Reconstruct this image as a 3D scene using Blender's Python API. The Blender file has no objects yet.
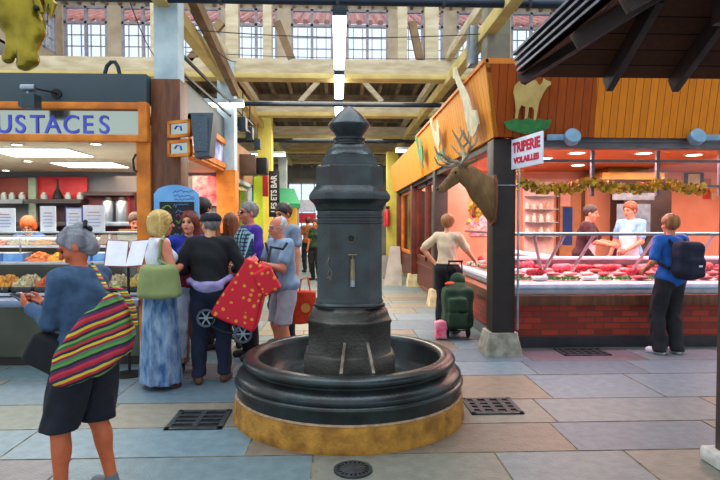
import bpy, bmesh, math, random
import numpy as np
from mathutils import Vector, Matrix, Euler, noise
R = math.radians
PI = math.pi
S = bpy.context.scene
C = S.collection
random.seed(7)

# ------------------------------------------------------------------ camera
YAW, PITCH, F = R(2.25), R(1.64), 560.0
cam_data = bpy.data.cameras.new('camera')
cam_data.lens = 28.0; cam_data.sensor_width = 36.0; cam_data.clip_end = 200
cam = bpy.data.objects.new('camera', cam_data); C.objects.link(cam)
cam.location = (0, 0, 1.5); cam.rotation_euler = (PI/2 - PITCH, 0, -YAW)
S.camera = cam
# ------------------------------------------------------------------ world, light, exposure
S.view_settings.view_transform = 'Standard'; S.view_settings.look = 'None'
S.view_settings.gamma = 1.0; S.view_settings.use_curve_mapping = False
S.view_settings.exposure = 0.45
world = bpy.data.worlds.new('World'); S.world = world; world.use_nodes = True
wn = world.node_tree.nodes; wb = wn['Background']
wb.inputs[0].default_value = (0.80, 0.90, 1.0, 1); wb.inputs[1].default_value = 0.95

def light(name, typ, loc, energy, color, size=1.0, size_y=None, rot=(0,0,0), spot=None):
    d = bpy.data.lights.new(name, typ); d.energy = energy; d.color = color
    if typ == 'AREA':
        d.size = size
        if size_y: d.shape = 'RECTANGLE'; d.size_y = size_y
    elif typ in ('POINT','SPOT'): d.shadow_soft_size = size
    if spot: d.spot_size = R(spot); d.spot_blend = 0.6
    o = bpy.data.objects.new(name, d); C.objects.link(o); o.location = loc; o.rotation_euler = rot
    return o
# daylight falling through the glazed ridge of the hall, onto the crossing
light('ridge_daylight', 'AREA', (-1.0, 6.0, 8.5), 430, (0.86,0.93,1.0), 9, 8)
light('aisle_fill', 'AREA', (0.0, 13.5, 3.78), 300, (1.0,0.88,0.70), 2.4, 9)  # fill light added under the roof to warm and brighten the aisle
light('far_aisle_fill', 'AREA', (0.0, 21.5, 3.6), 160, (1.0,0.92,0.80), 3.5, 6)  # another added fill, brightens the far end of the hall
# lamps inside the two shops
light('butcher_ceiling_lamps', 'AREA', (4.6, 8.2, 2.44), 190, (1.0,0.62,0.47), 5.4, 2.0)
light('meat_case_lamps', 'AREA', (4.6, 6.95, 2.30), 90, (1.0,0.50,0.66), 5.0, 0.3)
light('side_case_lamps', 'AREA', (2.6, 9.0, 2.40), 60, (1.0,0.55,0.62), 0.8, 3.6)
light('food_case_lamps', 'AREA', (-4.1, 6.42, 1.385), 16, (1.0,0.96,0.85), 4.2, 0.12)
light('left_shop_ceiling_lamps', 'AREA', (-4.2, 7.6, 2.28), 120, (1.0,0.93,0.80), 4.0, 2.2)
light('left_aisle_shop_lamps', 'AREA', (-2.9, 11.0, 2.3), 120, (1.0,0.66,0.42), 1.6, 5.0)
light('side_door_lamps', 'AREA', (2.7, 13.0, 2.4), 120, (1.0,0.5,0.28), 1.2, 5.0)

# ------------------------------------------------------------------ helpers
def at(px, py, Y):
    "point of the place at distance Y seen at photograph pixel px, py"
    v = Vector(((px-360)/F, (240-py)/F, -1.0))
    d = cam.rotation_euler.to_matrix() @ v
    return Vector((0,0,1.5)) + d*(Y/d.y)
def lin(c):
    if isinstance(c, str):
        c = [int(c[i:i+2],16)/255 for i in (0,2,4)]
    else: c = [v/255 for v in c]
    return tuple(v/12.92 if v <= .04045 else ((v+.055)/1.055)**2.4 for v in c) + (1.0,)

MATS = {}
def mat(name, color, rough=0.6, metal=0.0, color2=None, scale=8.0, bump=0.0, bscale=40.0, emit=0, kind='noise', stretch=None, alpha=None, spec=None, sheen=0):
    if name in MATS: return MATS[name]
    m = bpy.data.materials.new(name); m.use_nodes = True; MATS[name] = m
    nt = m.node_tree; N = nt.nodes; L = nt.links; b = N['Principled BSDF']
    b.inputs['Roughness'].default_value = rough; b.inputs['Metallic'].default_value = metal
    if spec is not None: b.inputs['Specular IOR Level'].default_value = spec
    c1 = lin(color); b.inputs['Base Color'].default_value = c1
    if color2 is None:
        color2 = tuple(min(1,v*0.78) for v in c1[:3])+(1,)
    else: color2 = lin(color2)
    tc = N.new('ShaderNodeTexCoord'); mp = N.new('ShaderNodeMapping'); L.new(tc.outputs['Object'], mp.inputs[0])
    if stretch: mp.inputs['Scale'].default_value = stretch
    nz = N.new('ShaderNodeTexNoise'); nz.inputs['Scale'].default_value = scale; nz.inputs['Detail'].default_value = 4
    L.new(mp.outputs[0], nz.inputs[0])
    mr = N.new('ShaderNodeMapRange'); mr.inputs[1].default_value = .35; mr.inputs[2].default_value = .65
    L.new(nz.outputs['Fac'], mr.inputs[0])
    mx = N.new('ShaderNodeMix'); mx.data_type = 'RGBA'; mx.inputs['A'].default_value = c1; mx.inputs['B'].default_value = color2
    L.new(mr.outputs[0], mx.inputs['Factor']); L.new(mx.outputs['Result'], b.inputs['Base Color'])
    if bump:
        n2 = N.new('ShaderNodeTexNoise'); n2.inputs['Scale'].default_value = bscale; L.new(mp.outputs[0], n2.inputs[0])
        bp = N.new('ShaderNodeBump'); bp.inputs['Strength'].default_value = bump; bp.inputs['Distance'].default_value = .01
        L.new(n2.outputs['Fac'], bp.inputs['Height']); L.new(bp.outputs[0], b.inputs['Normal'])
    if emit:
        b.inputs['Emission Color'].default_value = c1; b.inputs['Emission Strength'].default_value = emit
    if sheen: b.inputs['Sheen Weight'].default_value = sheen
    return m
def glass(name, tint=(1,1,1), rough=0.0, mixf=0.12):
    m = bpy.data.materials.new(name); m.use_nodes = True; MATS[name] = m
    N = m.node_tree.nodes; L = m.node_tree.links; N.remove(N['Principled BSDF'])
    t = N.new('ShaderNodeBsdfTransparent'); t.inputs[0].default_value = tint+(1,)
    g = N.new('ShaderNodeBsdfGlossy'); g.inputs['Roughness'].default_value = rough+.02
    f = N.new('ShaderNodeFresnel'); f.inputs[0].default_value = 1.45
    mu = N.new('ShaderNodeMath'); mu.operation='MULTIPLY'; mu.inputs[1].default_value = mixf*6
    L.new(f.outputs[0], mu.inputs[0])
    x = N.new('ShaderNodeMixShader'); L.new(mu.outputs[0], x.inputs[0]); L.new(t.outputs[0], x.inputs[1]); L.new(g.outputs[0], x.inputs[2])
    L.new(x.outputs[0], N['Material Output'].inputs[0])
    return m
def ramp_mat(name, stops, axis=2, scale=1.0, dist=0.0, rough=.85, const=True, spread=None, dscale=6):
    "repeating bands along an object axis; dist wobbles the bands"
    m = bpy.data.materials.new(name); m.use_nodes = True; MATS[name] = m
    N = m.node_tree.nodes; L = m.node_tree.links; b = N['Principled BSDF']; b.inputs['Roughness'].default_value = rough
    tc = N.new('ShaderNodeTexCoord'); sp = N.new('ShaderNodeSeparateXYZ'); L.new(tc.outputs['Object'], sp.inputs[0])
    nz = N.new('ShaderNodeTexNoise'); nz.inputs['Scale'].default_value = dscale; L.new(tc.outputs['Object'], nz.inputs[0])
    a = N.new('ShaderNodeMath'); a.operation='MULTIPLY_ADD'; a.inputs[1].default_value = dist
    L.new(nz.outputs['Fac'], a.inputs[0]); L.new(sp.outputs[axis], a.inputs[2])
    src = a.outputs[0]
    if spread:   # tilt of the bands: add k*other axis
        a2 = N.new('ShaderNodeMath'); a2.operation='MULTIPLY_ADD'; a2.inputs[1].default_value = spread[1]
        L.new(sp.outputs[spread[0]], a2.inputs[0]); L.new(src, a2.inputs[2]); src = a2.outputs[0]
    s = N.new('ShaderNodeMath'); s.operation='MULTIPLY'; s.inputs[1].default_value = scale; L.new(src, s.inputs[0])
    fr = N.new('ShaderNodeMath'); fr.operation='FRACT'; L.new(s.outputs[0], fr.inputs[0])
    cr = N.new('ShaderNodeValToRGB'); cr.color_ramp.interpolation = 'CONSTANT' if const else 'LINEAR'
    e = cr.color_ramp.elements
    while len(e) > 1: e.remove(e[-1])
    e[0].position = 0; e[0].color = lin(stops[0])
    for i, c in enumerate(stops[1:]):
        q = e.new((i+1)/len(stops)); q.color = lin(c)
    L.new(fr.outputs[0], cr.inputs[0]); L.new(cr.outputs[0], b.inputs['Base Color'])
    return m
def plank_mat(name, c1, c2, axis=0, width=.1, rough=.45, seam='2a1408', stretch=(6,6,.6)):
    "boards side by side along an object axis, each of its own tone"
    m = bpy.data.materials.new(name); m.use_nodes = True; MATS[name] = m
    N = m.node_tree.nodes; L = m.node_tree.links; b = N['Principled BSDF']; b.inputs['Roughness'].default_value = rough; b.inputs['Specular IOR Level'].default_value = .2
    tc = N.new('ShaderNodeTexCoord'); sp = N.new('ShaderNodeSeparateXYZ'); L.new(tc.outputs['Object'], sp.inputs[0])
    s = N.new('ShaderNodeMath'); s.operation='DIVIDE'; s.inputs[1].default_value = width; L.new(sp.outputs[axis], s.inputs[0])
    fl = N.new('ShaderNodeMath'); fl.operation='FLOOR'; L.new(s.outputs[0], fl.inputs[0])
    fr = N.new('ShaderNodeMath'); fr.operation='FRACT'; L.new(s.outputs[0], fr.inputs[0])
    wn_ = N.new('ShaderNodeTexWhiteNoise'); wn_.noise_dimensions='1D'; L.new(fl.outputs[0], wn_.inputs['W'])
    mp = N.new('ShaderNodeMapping'); mp.inputs['Scale'].default_value = stretch; L.new(tc.outputs['Object'], mp.inputs[0])
    nz = N.new('ShaderNodeTexNoise'); nz.inputs['Scale'].default_value = 5; nz.inputs['Detail'].default_value = 6; L.new(mp.outputs[0], nz.inputs[0])
    ad = N.new('ShaderNodeMath'); ad.operation='MULTIPLY_ADD'; ad.inputs[1].default_value=.75; L.new(nz.outputs['Fac'], ad.inputs[0])
    m1 = N.new('ShaderNodeMath'); m1.operation='MULTIPLY'; m1.inputs[1].default_value=.3; L.new(wn_.outputs[0], m1.inputs[0]); L.new(m1.outputs[0], ad.inputs[2])
    mx = N.new('ShaderNodeMix'); mx.data_type='RGBA'; mx.inputs['A'].default_value=lin(c1); mx.inputs['B'].default_value=lin(c2); L.new(ad.outputs[0], mx.inputs['Factor'])
    gt = N.new('ShaderNodeMath'); gt.operation='LESS_THAN'; gt.inputs[1].default_value=.07; L.new(fr.outputs[0], gt.inputs[0])
    m2 = N.new('ShaderNodeMix'); m2.data_type='RGBA'; m2.inputs['B'].default_value=lin(seam); L.new(gt.outputs[0], m2.inputs['Factor']); L.new(mx.outputs['Result'], m2.inputs['A'])
    L.new(m2.outputs['Result'], b.inputs['Base Color'])
    return m

def tag(o, label=None, cat=None, group=None, kind=None):
    if label: o['label'] = label
    if cat: o['category'] = cat
    if group: o['group'] = group
    if kind: o['kind'] = kind
    return o
def thing(name, label, cat, loc=(0,0,0), rz=0, group=None, kind=None):
    o = bpy.data.objects.new(name, None); C.objects.link(o)
    o.location = loc; o.rotation_euler = (0,0,rz); o.empty_display_size = .1
    return tag(o, label, cat, group, kind)
def root_loc(o):
    v = Vector((0,0,0))
    while o is not None: v += o.location; o = o.parent
    return v
def dup(o, loc=None, rz=None, label=None, parent=None):
    c = o.copy(); C.objects.link(c)
    if parent: c.parent = parent
    if loc is not None: c.location = loc
    if rz is not None: c.rotation_euler = (0,0,rz)
    if label: c['label'] = label
    for ch in list(o.children): dup(ch, parent=c)
    return c

ORD=['first','second','third','fourth','fifth','sixth','seventh','eighth','ninth','tenth','eleventh','twelfth','thirteenth','fourteenth','fifteenth','sixteenth','seventeenth','eighteenth','nineteenth','twentieth']
def ordn(i): return ORD[i] if i<len(ORD) else str(i+1)+'th'
class MB:
    "collects shapes and links them as one mesh object"
    def __init__(s): s.bm = bmesh.new(); s.mi = 0
    def _v(s, pts): return [s.bm.verts.new(p) for p in pts]
    def poly(s, pts, smooth=False):
        f = s.bm.faces.new(s._v(pts)); f.material_index = s.mi; f.smooth = smooth; return f
    def box(s, a, b, bev=0.0, M=None):
        x0,x1 = sorted((a[0],b[0])); y0,y1 = sorted((a[1],b[1])); z0,z1 = sorted((a[2],b[2]))
        v = s._v([(x0,y0,z0),(x1,y0,z0),(x1,y1,z0),(x0,y1,z0),(x0,y0,z1),(x1,y0,z1),(x1,y1,z1),(x0,y1,z1)])
        fs = [s.bm.faces.new([v[i] for i in q]) for q in ((3,2,1,0),(4,5,6,7),(0,1,5,4),(1,2,6,5),(2,3,7,6),(3,0,4,7))]
        for f in fs: f.material_index = s.mi
        if bev:
            es = list({e for f in fs for e in f.edges})
            r = bmesh.ops.bevel(s.bm, geom=es, offset=bev, segments=2, profile=.6, affect='EDGES')
            v = list({w for f in r['faces'] for w in f.verts} | {w for w in v if w.is_valid})
        if M is not None:
            for w in v: w.co = M @ w.co
        return s
    def bar(s, p, q, w, h=None, bev=0.0, up=(0,0,1)):
        "square bar from p to q, w wide, h deep"
        p = Vector(p); q = Vector(q); h = h or w; d = q-p; l = d.length; z = d.normalized()
        x = Vector(up).cross(z)
        if x.length < 1e-4: x = Vector((1,0,0)).cross(z) if abs(z.x) < .9 else Vector((0,1,0)).cross(z)
        x.normalize(); y = z.cross(x)
        M = Matrix.Translation(p) @ Matrix((x,y,z)).transposed().to_4x4()
        return s.box((-w/2,-h/2,0),(w/2,h/2,l), bev, M)
    def tube(s, pts, r, seg=10, caps=True):
        pts = [Vector(p) for p in pts]; n = len(pts)
        rs = r if isinstance(r,(list,tuple)) else [r]*n
        rings = []; prev = None
        for i,p in enumerate(pts):
            t = (pts[min(i+1,n-1)]-pts[max(i-1,0)]).normalized()
            if prev is None:
                a = Vector((0,0,1)).cross(t)
                if a.length < .05: a = Vector((1,0,0)).cross(t)
                a.normalize()
            else:
                a = (prev - t*prev.dot(t))
                if a.length < 1e-5: a = t.orthogonal()
                a.normalize()
            prev = a; b = t.cross(a)
            rings.append(s._v([p+(a*math.cos(k*2*PI/seg)+b*math.sin(k*2*PI/seg))*rs[i] for k in range(seg)]))
        for i in range(n-1):
            for k in range(seg):
                f = s.bm.faces.new([rings[i][k],rings[i][(k+1)%seg],rings[i+1][(k+1)%seg],rings[i+1][k]]); f.smooth = True; f.material_index = s.mi
        if caps:
            for rg in (rings[0][::-1], rings[-1]):
                f = s.bm.faces.new(rg); f.material_index = s.mi
        return s
    def lathe(s, prof, c=(0,0,0), seg=48, smooth=True, sect=None, closed=False, M=None):
        "prof = [(r,z)]; sect = list of unit outline points replacing the circle"
        c = Vector(c)
        sect = sect or [(math.cos(k*2*PI/seg), math.sin(k*2*PI/seg)) for k in range(seg)]
        rings = []
        for r,z in prof:
            pts = [c+Vector((r*a, r*b, z)) for a,b in sect]
            if M is not None: pts = [M @ q for q in pts]
            rings.append(s._v(pts))
        n = len(sect)
        R_ = range(len(rings) if closed else len(rings)-1)
        for i in R_:
            j = (i+1) % len(rings)
            for k in range(n):
                f = s.bm.faces.new([rings[i][k],rings[i][(k+1)%n],rings[j][(k+1)%n],rings[j][k]]); f.smooth = smooth; f.material_index = s.mi
        if not closed:
            for rg in (rings[0][::-1], rings[-1]):
                f = s.bm.faces.new(rg); f.material_index = s.mi
        return s
    def prism(s, outline, thick, M, bev=0):
        "outline in local xy, extruded thick along local z, placed by M"
        a = s._v([M @ Vector((x,y,0)) for x,y in outline]); b = s._v([M @ Vector((x,y,thick)) for x,y in outline])
        n = len(a)
        fs = [s.bm.faces.new(a[::-1]), s.bm.faces.new(b)]
        for i in range(n): fs.append(s.bm.faces.new([a[i],a[(i+1)%n],b[(i+1)%n],b[i]]))
        for f in fs: f.material_index = s.mi
        return s
    def ball(s, c, r, seg=12, M=None):
        r = r if isinstance(r,(tuple,list)) else (r,r,r)
        prof = [(math.sin(PI*i/(seg//2)), -math.cos(PI*i/(seg//2))) for i in range(seg//2+1)]
        prof[0] = (.02,-1); prof[-1] = (.02,1)
        T = Matrix.Translation(c) @ (M or Matrix()) @ Matrix.Diagonal((r[0],r[1],r[2],1))
        return s.lathe(prof, (0,0,0), seg, True, M=T)
    def build(s, name, m, parent=None, local=False, sharp=35, loc=None):
        bm = s.bm
        bmesh.ops.recalc_face_normals(bm, faces=bm.faces[:])
        off = Vector(loc) if loc is not None else (root_loc(parent) if parent is not None and not local else Vector((0,0,0)))
        if off.length: bmesh.ops.translate(bm, verts=bm.verts[:], vec=-off)
        me = bpy.data.meshes.new(name); bm.to_mesh(me); bm.free()
        for q in (m if isinstance(m,(list,tuple)) else [m]): me.materials.append(q)
        if sharp: me.set_sharp_from_angle(angle=R(sharp))
        o = bpy.data.objects.new(name, me); C.objects.link(o)
        if parent is not None: o.parent = parent
        if loc is not None: o.location = loc
        return o
def frame(origin, xdir, ydir):
    "matrix whose local x, y run along the given directions"
    x = Vector(xdir).normalized(); y = Vector(ydir); y = (y - x*y.dot(x)).normalized(); z = x.cross(y)
    return Matrix.Translation(origin) @ Matrix((x,y,z)).transposed().to_4x4()
def text(name, body, m, M, size, parent, thick=.004, sx=1.0, bold=0.0, center=True, space=1.0):
    cu = bpy.data.curves.new(name, 'FONT'); cu.body = body; cu.size = size; cu.extrude = thick; cu.offset = bold
    cu.space_character = space
    if center: cu.align_x = 'CENTER'; cu.align_y = 'CENTER'
    t = bpy.data.objects.new('tmp', cu); C.objects.link(t)
    me = bpy.data.meshes.new_from_object(t.evaluated_get(bpy.context.evaluated_depsgraph_get()))
    bpy.data.objects.remove(t)
    off = root_loc(parent)
    me.transform(Matrix.Translation(-off) @ M @ Matrix.Diagonal((sx,1,1,1)))
    me.materials.clear(); me.materials.append(m); me.name = name
    o = bpy.data.objects.new(name, me); C.objects.link(o); o.parent = parent
    return o

# ------------------------------------------------------------------ signed distance modelling for organic shapes
class SDF:
    def __init__(s, vox=.01, k=.02): s.v = vox; s.k = k; s.p = []; s.cuts = []; s.disp = None
    def cap(s, a, b, ra, rb=None, k=None, sq=None, neg=False, xf=None):
        a = Vector(a); b = Vector(b); rb = ra if rb is None else rb
        s.p.append(('c', a, b, ra, rb, s.k if k is None else k, sq, neg)); return s
    def ell(s, c, r, M=None, k=None, neg=False):
        r = (r,r,r) if not isinstance(r,(tuple,list)) else r
        s.p.append(('e', Vector(c), Vector(r), M, None, s.k if k is None else k, None, neg)); return s
    def box(s, c, h, rad=.01, M=None, k=None, neg=False):
        s.p.append(('b', Vector(c), Vector(h), M, rad, s.k if k is None else k, None, neg)); return s
    def fn(s, lo, hi, f, k=None, neg=False):
        s.p.append(('f', Vector(lo), Vector(hi), f, None, s.k if k is None else k, None, neg)); return s
    def cut(s, f): s.cuts.append(f); return s
    def _bb(s, p):
        if p[0] == 'c':
            m = max(p[3],p[4]) * (1.0 if not p[6] else max(1, p[6][1]))
            lo = Vector([min(p[1][i],p[2][i])-m for i in range(3)]); hi = Vector([max(p[1][i],p[2][i])+m for i in range(3)])
        elif p[0] == 'e':
            m = p[2] if p[3] is None else Vector((max(p[2]),)*3)
            lo = p[1]-m; hi = p[1]+m
        elif p[0] == 'b':
            m = p[2]+Vector((p[4],)*3) if p[3] is None else Vector((p[2].length+p[4],)*3)
            lo = p[1]-m; hi = p[1]+m
        else: lo, hi = p[1], p[2]
        return lo, hi
    def arrays(s):
        v = s.v
        bbs = [s._bb(p) for p in s.p if not p[7]]
        lo = np.array([min(b[0][i] for b in bbs) for i in range(3)]) - 4*v
        hi = np.array([max(b[1][i] for b in bbs) for i in range(3)]) + 4*v
        n = np.ceil((hi-lo)/v).astype(int)+1
        ax = [(lo[i]+v*np.arange(n[i])).astype(np.float32) for i in range(3)]
        Fd = np.full(n, 1.0, np.float32)
        for p in s.p:
            bl, bh = s._bb(p); k = p[5]; mg = k+4*v
            sl = []
            for i in range(3):
                i0 = max(0, int((bl[i]-mg-lo[i])/v)); i1 = min(n[i], int((bh[i]+mg-lo[i])/v)+2)
                sl.append(slice(i0, max(i0,i1)))
            if any(q.stop <= q.start for q in sl): continue
            sl = tuple(sl)
            X = ax[0][sl[0]][:,None,None]; Y = ax[1][sl[1]][None,:,None]; Z = ax[2][sl[2]][None,None,:]
            if p[0] == 'c':
                a, b, ra, rb, sq = p[1], p[2], p[3], p[4], p[6]
                dx, dy, dz = X-a.x, Y-a.y, Z-a.z; e = b-a
                if sq:
                    nn = Vector(sq[0]).normalized(); f = 1/sq[1]-1
                    t = (dx*nn.x+dy*nn.y+dz*nn.z)*f
                    dx = dx+t*nn.x; dy = dy+t*nn.y; dz = dz+t*nn.z
                    e = e + nn*(e.dot(nn)*f)
                L2 = max(e.length_squared,1e-9)
                h = np.clip((dx*e.x+dy*e.y+dz*e.z)/L2, 0, 1)
                d = np.sqrt((dx-h*e.x)**2+(dy-h*e.y)**2+(dz-h*e.z)**2) - (ra+(rb-ra)*h)
                if sq: d = d*min(1,sq[1])
            elif p[0] in 'eb':
                dx, dy, dz = X-p[1].x, Y-p[1].y, Z-p[1].z
                if p[3] is not None:
                    m = p[3]
                    dx, dy, dz = (m[0][0]*dx+m[1][0]*dy+m[2][0]*dz, m[0][1]*dx+m[1][1]*dy+m[2][1]*dz, m[0][2]*dx+m[1][2]*dy+m[2][2]*dz)
                r = p[2]
                if p[0] == 'e':
                    k0 = np.sqrt((dx/r.x)**2+(dy/r.y)**2+(dz/r.z)**2); k1 = np.sqrt((dx/r.x**2)**2+(dy/r.y**2)**2+(dz/r.z**2)**2)
                    d = k0*(k0-1)/np.maximum(k1,1e-6)
                else:
                    qx, qy, qz = np.abs(dx)-r.x, np.abs(dy)-r.y, np.abs(dz)-r.z
                    d = np.sqrt(np.maximum(qx,0)**2+np.maximum(qy,0)**2+np.maximum(qz,0)**2)+np.minimum(np.maximum(np.maximum(qx,qy),qz),0)-p[4]
            else: d = p[3](X,Y,Z)
            d = d.astype(np.float32); Fs = Fd[sl]
            if d.shape != Fs.shape: d = np.broadcast_to(d, Fs.shape)
            if p[7]:
                if k > 0:
                    h = np.clip(.5-.5*(Fs+d)/k,0,1); Fd[sl] = Fs*(1-h)+(-d)*h+k*h*(1-h)
                else: Fd[sl] = np.maximum(Fs,-d)
            elif k > 0:
                h = np.clip(.5+.5*(d-Fs)/k,0,1); Fd[sl] = d*(1-h)+Fs*h-k*h*(1-h)
            else: Fd[sl] = np.minimum(Fs,d)
        X = ax[0][:,None,None]; Y = ax[1][None,:,None]; Z = ax[2][None,None,:]
        if s.disp: Fd = Fd - s.disp(X,Y,Z)
        for c in s.cuts: Fd = np.maximum(Fd, c(X,Y,Z))
        return Fd.astype(np.float32), lo
    def build(s, name, m, parent=None, local=True, loc=None, mat_fn=None):
        Fd, lo = s.arrays(); v = s.v
        Fd[0]=Fd[-1]=1; Fd[:,0]=Fd[:,-1]=1; Fd[:,:,0]=Fd[:,:,-1]=1
        sg = Fd < 0
        nx,ny,nz = sg.shape
        cnt = np.zeros((nx-1,ny-1,nz-1), np.int8)
        for i in (0,1):
            for j in (0,1):
                for l in (0,1): cnt += sg[i:nx-1+i, j:ny-1+j, l:nz-1+l]
        act = (cnt > 0) & (cnt < 8)
        idx = np.argwhere(act); nv = len(idx)
        if nv == 0: idx = np.zeros((0,3),int)
        vid = np.full(act.shape, -1, np.int64); vid[act] = np.arange(nv)
        acc = np.zeros((nv,3)); num = np.zeros(nv)
        ci, cj, cl = idx[:,0], idx[:,1], idx[:,2]
        cor = [(i,j,l) for i in (0,1) for j in (0,1) for l in (0,1)]
        vals = {c: Fd[ci+c[0], cj+c[1], cl+c[2]] for c in cor}
        for a in cor:
            for axn in range(3):
                if a[axn] == 0:
                    b = tuple(a[q]+(1 if q==axn else 0) for q in range(3))
                    fa, fb = vals[a], vals[b]; cr = (fa<0) != (fb<0)
                    t = np.clip(np.where(cr, fa/np.where(cr, fa-fb, 1), 0),0,1)
                    for q in range(3):
                        acc[:,q] += np.where(cr, a[q] + (t if q==axn else 0), 0)
                    num += cr
        P = lo + v*(idx + acc/np.maximum(num,1)[:,None])
        quads = []
        for axn in range(3):
            o1, o2 = (axn+1)%3, (axn+2)%3
            A = sg; Bs = np.roll(sg, -1, axn)
            ch = (A != Bs)
            w = np.argwhere(ch)
            ok = (w[:,axn] < sg.shape[axn]-1) & (w[:,o1] > 0) & (w[:,o2] > 0) & (w[:,o1] < sg.shape[o1]-1) & (w[:,o2] < sg.shape[o2]-1)
            w = w[ok]
            ins = A[w[:,0],w[:,1],w[:,2]]
            def g(d1,d2):
                c = w.copy(); c[:,o1] -= d1; c[:,o2] -= d2
                return vid[c[:,0],c[:,1],c[:,2]]
            q = np.stack([g(0,0),g(1,0),g(1,1),g(0,1)],1)
            q[~ins] = q[~ins][:,::-1]
            quads.append(q)
        Q = np.concatenate(quads)
        Q = Q[(Q>=0).all(1)]
        me = bpy.data.meshes.new(name)
        off = np.array(root_loc(parent)) if (parent is not None and not local) else np.zeros(3)
        if loc is not None: off = np.array(loc)
        P = P-off
        me.vertices.add(nv); me.vertices.foreach_set('co', P.astype(np.float32).ravel())
        me.loops.add(len(Q)*4); me.loops.foreach_set('vertex_index', Q.ravel().astype(np.int32))
        me.polygons.add(len(Q)); me.polygons.foreach_set('loop_start', np.arange(0,len(Q)*4,4,dtype=np.int32))
        me.polygons.foreach_set('loop_total', np.full(len(Q),4,np.int32))
        me.polygons.foreach_set('use_smooth', np.ones(len(Q),bool))
        for q in (m if isinstance(m,(list,tuple)) else [m]): me.materials.append(q)
        if mat_fn is not None:
            cen = P[Q].mean(1)
            me.polygons.foreach_set('material_index', mat_fn(cen).astype(np.int32))
        me.update(); me.validate()
        o = bpy.data.objects.new(name, me); C.objects.link(o)
        if parent is not None: o.parent = parent
        if loc is not None: o.location = loc
        return o

def poly_sdf(P):
    "signed distance to a closed outline (list of 2D points), vectorised"
    P=np.array(P,np.float32)
    def f(U,W):
        U,W=np.broadcast_arrays(U,W); d=np.full(U.shape,1e9,np.float32); sgn=np.ones(U.shape,np.float32)
        n=len(P)
        for i in range(n):
            a=P[i]; b=P[i-1]; e=b-a; wx=U-a[0]; wy=W-a[1]
            t=np.clip((wx*e[0]+wy*e[1])/(e@e),0,1); d=np.minimum(d,(wx-e[0]*t)**2+(wy-e[1]*t)**2)
            c1=W>=a[1]; c2=W<b[1]; c3=e[0]*wy>e[1]*wx
            sgn=np.where((c1&c2&c3)|(~c1&~c2&~c3),-sgn,sgn)
        return sgn*np.sqrt(d)
    return f
# ------------------------------------------------------------------ materials
M_iron = mat('painted_iron','364244',.28,.45,'2c2c2c',5,.25,60)
M_iron_low = mat('worn_iron','4f4e48',.38,.35,'322e28',4,.35,50)
M_stone = mat('ochre_stone','c08a34',.85,0,'8a5e20',9,.8,45)
M_beam = mat('cream_beam','cfc2a4',.8,0,'b4a280',3,.2,20,stretch=(1,1,4))
M_beamy = mat('yellow_beam','d4bf74',.75,0,'bfa664',3,.2,20)
M_brownbeam = mat('brown_beam','8e7350',.8,0,'6b5238',3,.3,20)
M_white = mat('pale_paint','b9c9cb',.6,0,'98acb2',4)
M_darkwood = mat('dark_wood','2a1f1a',.55,0,'1b1311',6,.3,30)
M_brownwood = mat('brown_wood','75401c',.5,0,'502a12',5,.3,30,stretch=(4,4,.7))
M_orangewood = mat('orange_wood','e4861e',.6,0,'bc6412',5,.2,30)
M_redwood = mat('red_wood','6e2c1a',.5,0,'4d1d12',5,.2,30)
M_black = mat('black_metal','16181c',.5,.3,'0d0e10')
M_navy = mat('navy_metal','26343f',.45,.3,'1c2730')
M_steel = mat('steel','9aa3aa',.3,.8,'7c858c')
M_paper = mat('paper','e9eaf0',.8,0,'dcdde6')
M_glass = glass('clear_glass')
M_wglass = glass('window_glass',(.95,.97,1.0),mixf=.05)
M_plaster = mat('plaster','a39c90',.9,0,'857c70',3)

# ------------------------------------------------------------------ floor of stone slabs
tones = ['687e84','728284','7c7e72','7a7062','607682','747a70','827866','6e686c','827e70','6c848e']
slab_m = [mat('slab_%d'%i, c, .45, 0, None, 12, .4, 55) for i,c in enumerate(tones)]
M_grout = mat('grout','8a8064',.9,0,'565448',9)
floor = MB(); floor.mi = 0
floor.box((-9,-1.5,-.06),(9,27,-.006))
rf = random.Random(11)
y = -1.5
while y < 27:
    dy = rf.uniform(.5,.78); x = -9+rf.uniform(-.8,0)
    while x < 9:
        dx = rf.uniform(.7,1.6)
        w = [4,3,2,1.5,4,2,1,1.5,1,4]
        i = rf.choices(range(10), w)[0]
        floor.mi = 1+i
        h = rf.uniform(-.002,.001)
        if dy > .6 and rf.random() < .25:
            floor.box((x+.004,y+.004,-.03),(x+dx-.004,y+dy*.5-.006,h),.004); floor.mi = 1+rf.randrange(10)
            floor.box((x+.006,y+dy*.5+.006,-.03),(x+dx-.006,y+dy-.006,h),.004)
        else:
            floor.box((x+.004,y+.004,-.03),(x+dx-.004,y+dy-.006,h),.004)
        x += dx
    y += dy
tag(floor.build('floor',[M_grout]+slab_m,sharp=None),kind='structure')

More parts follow.
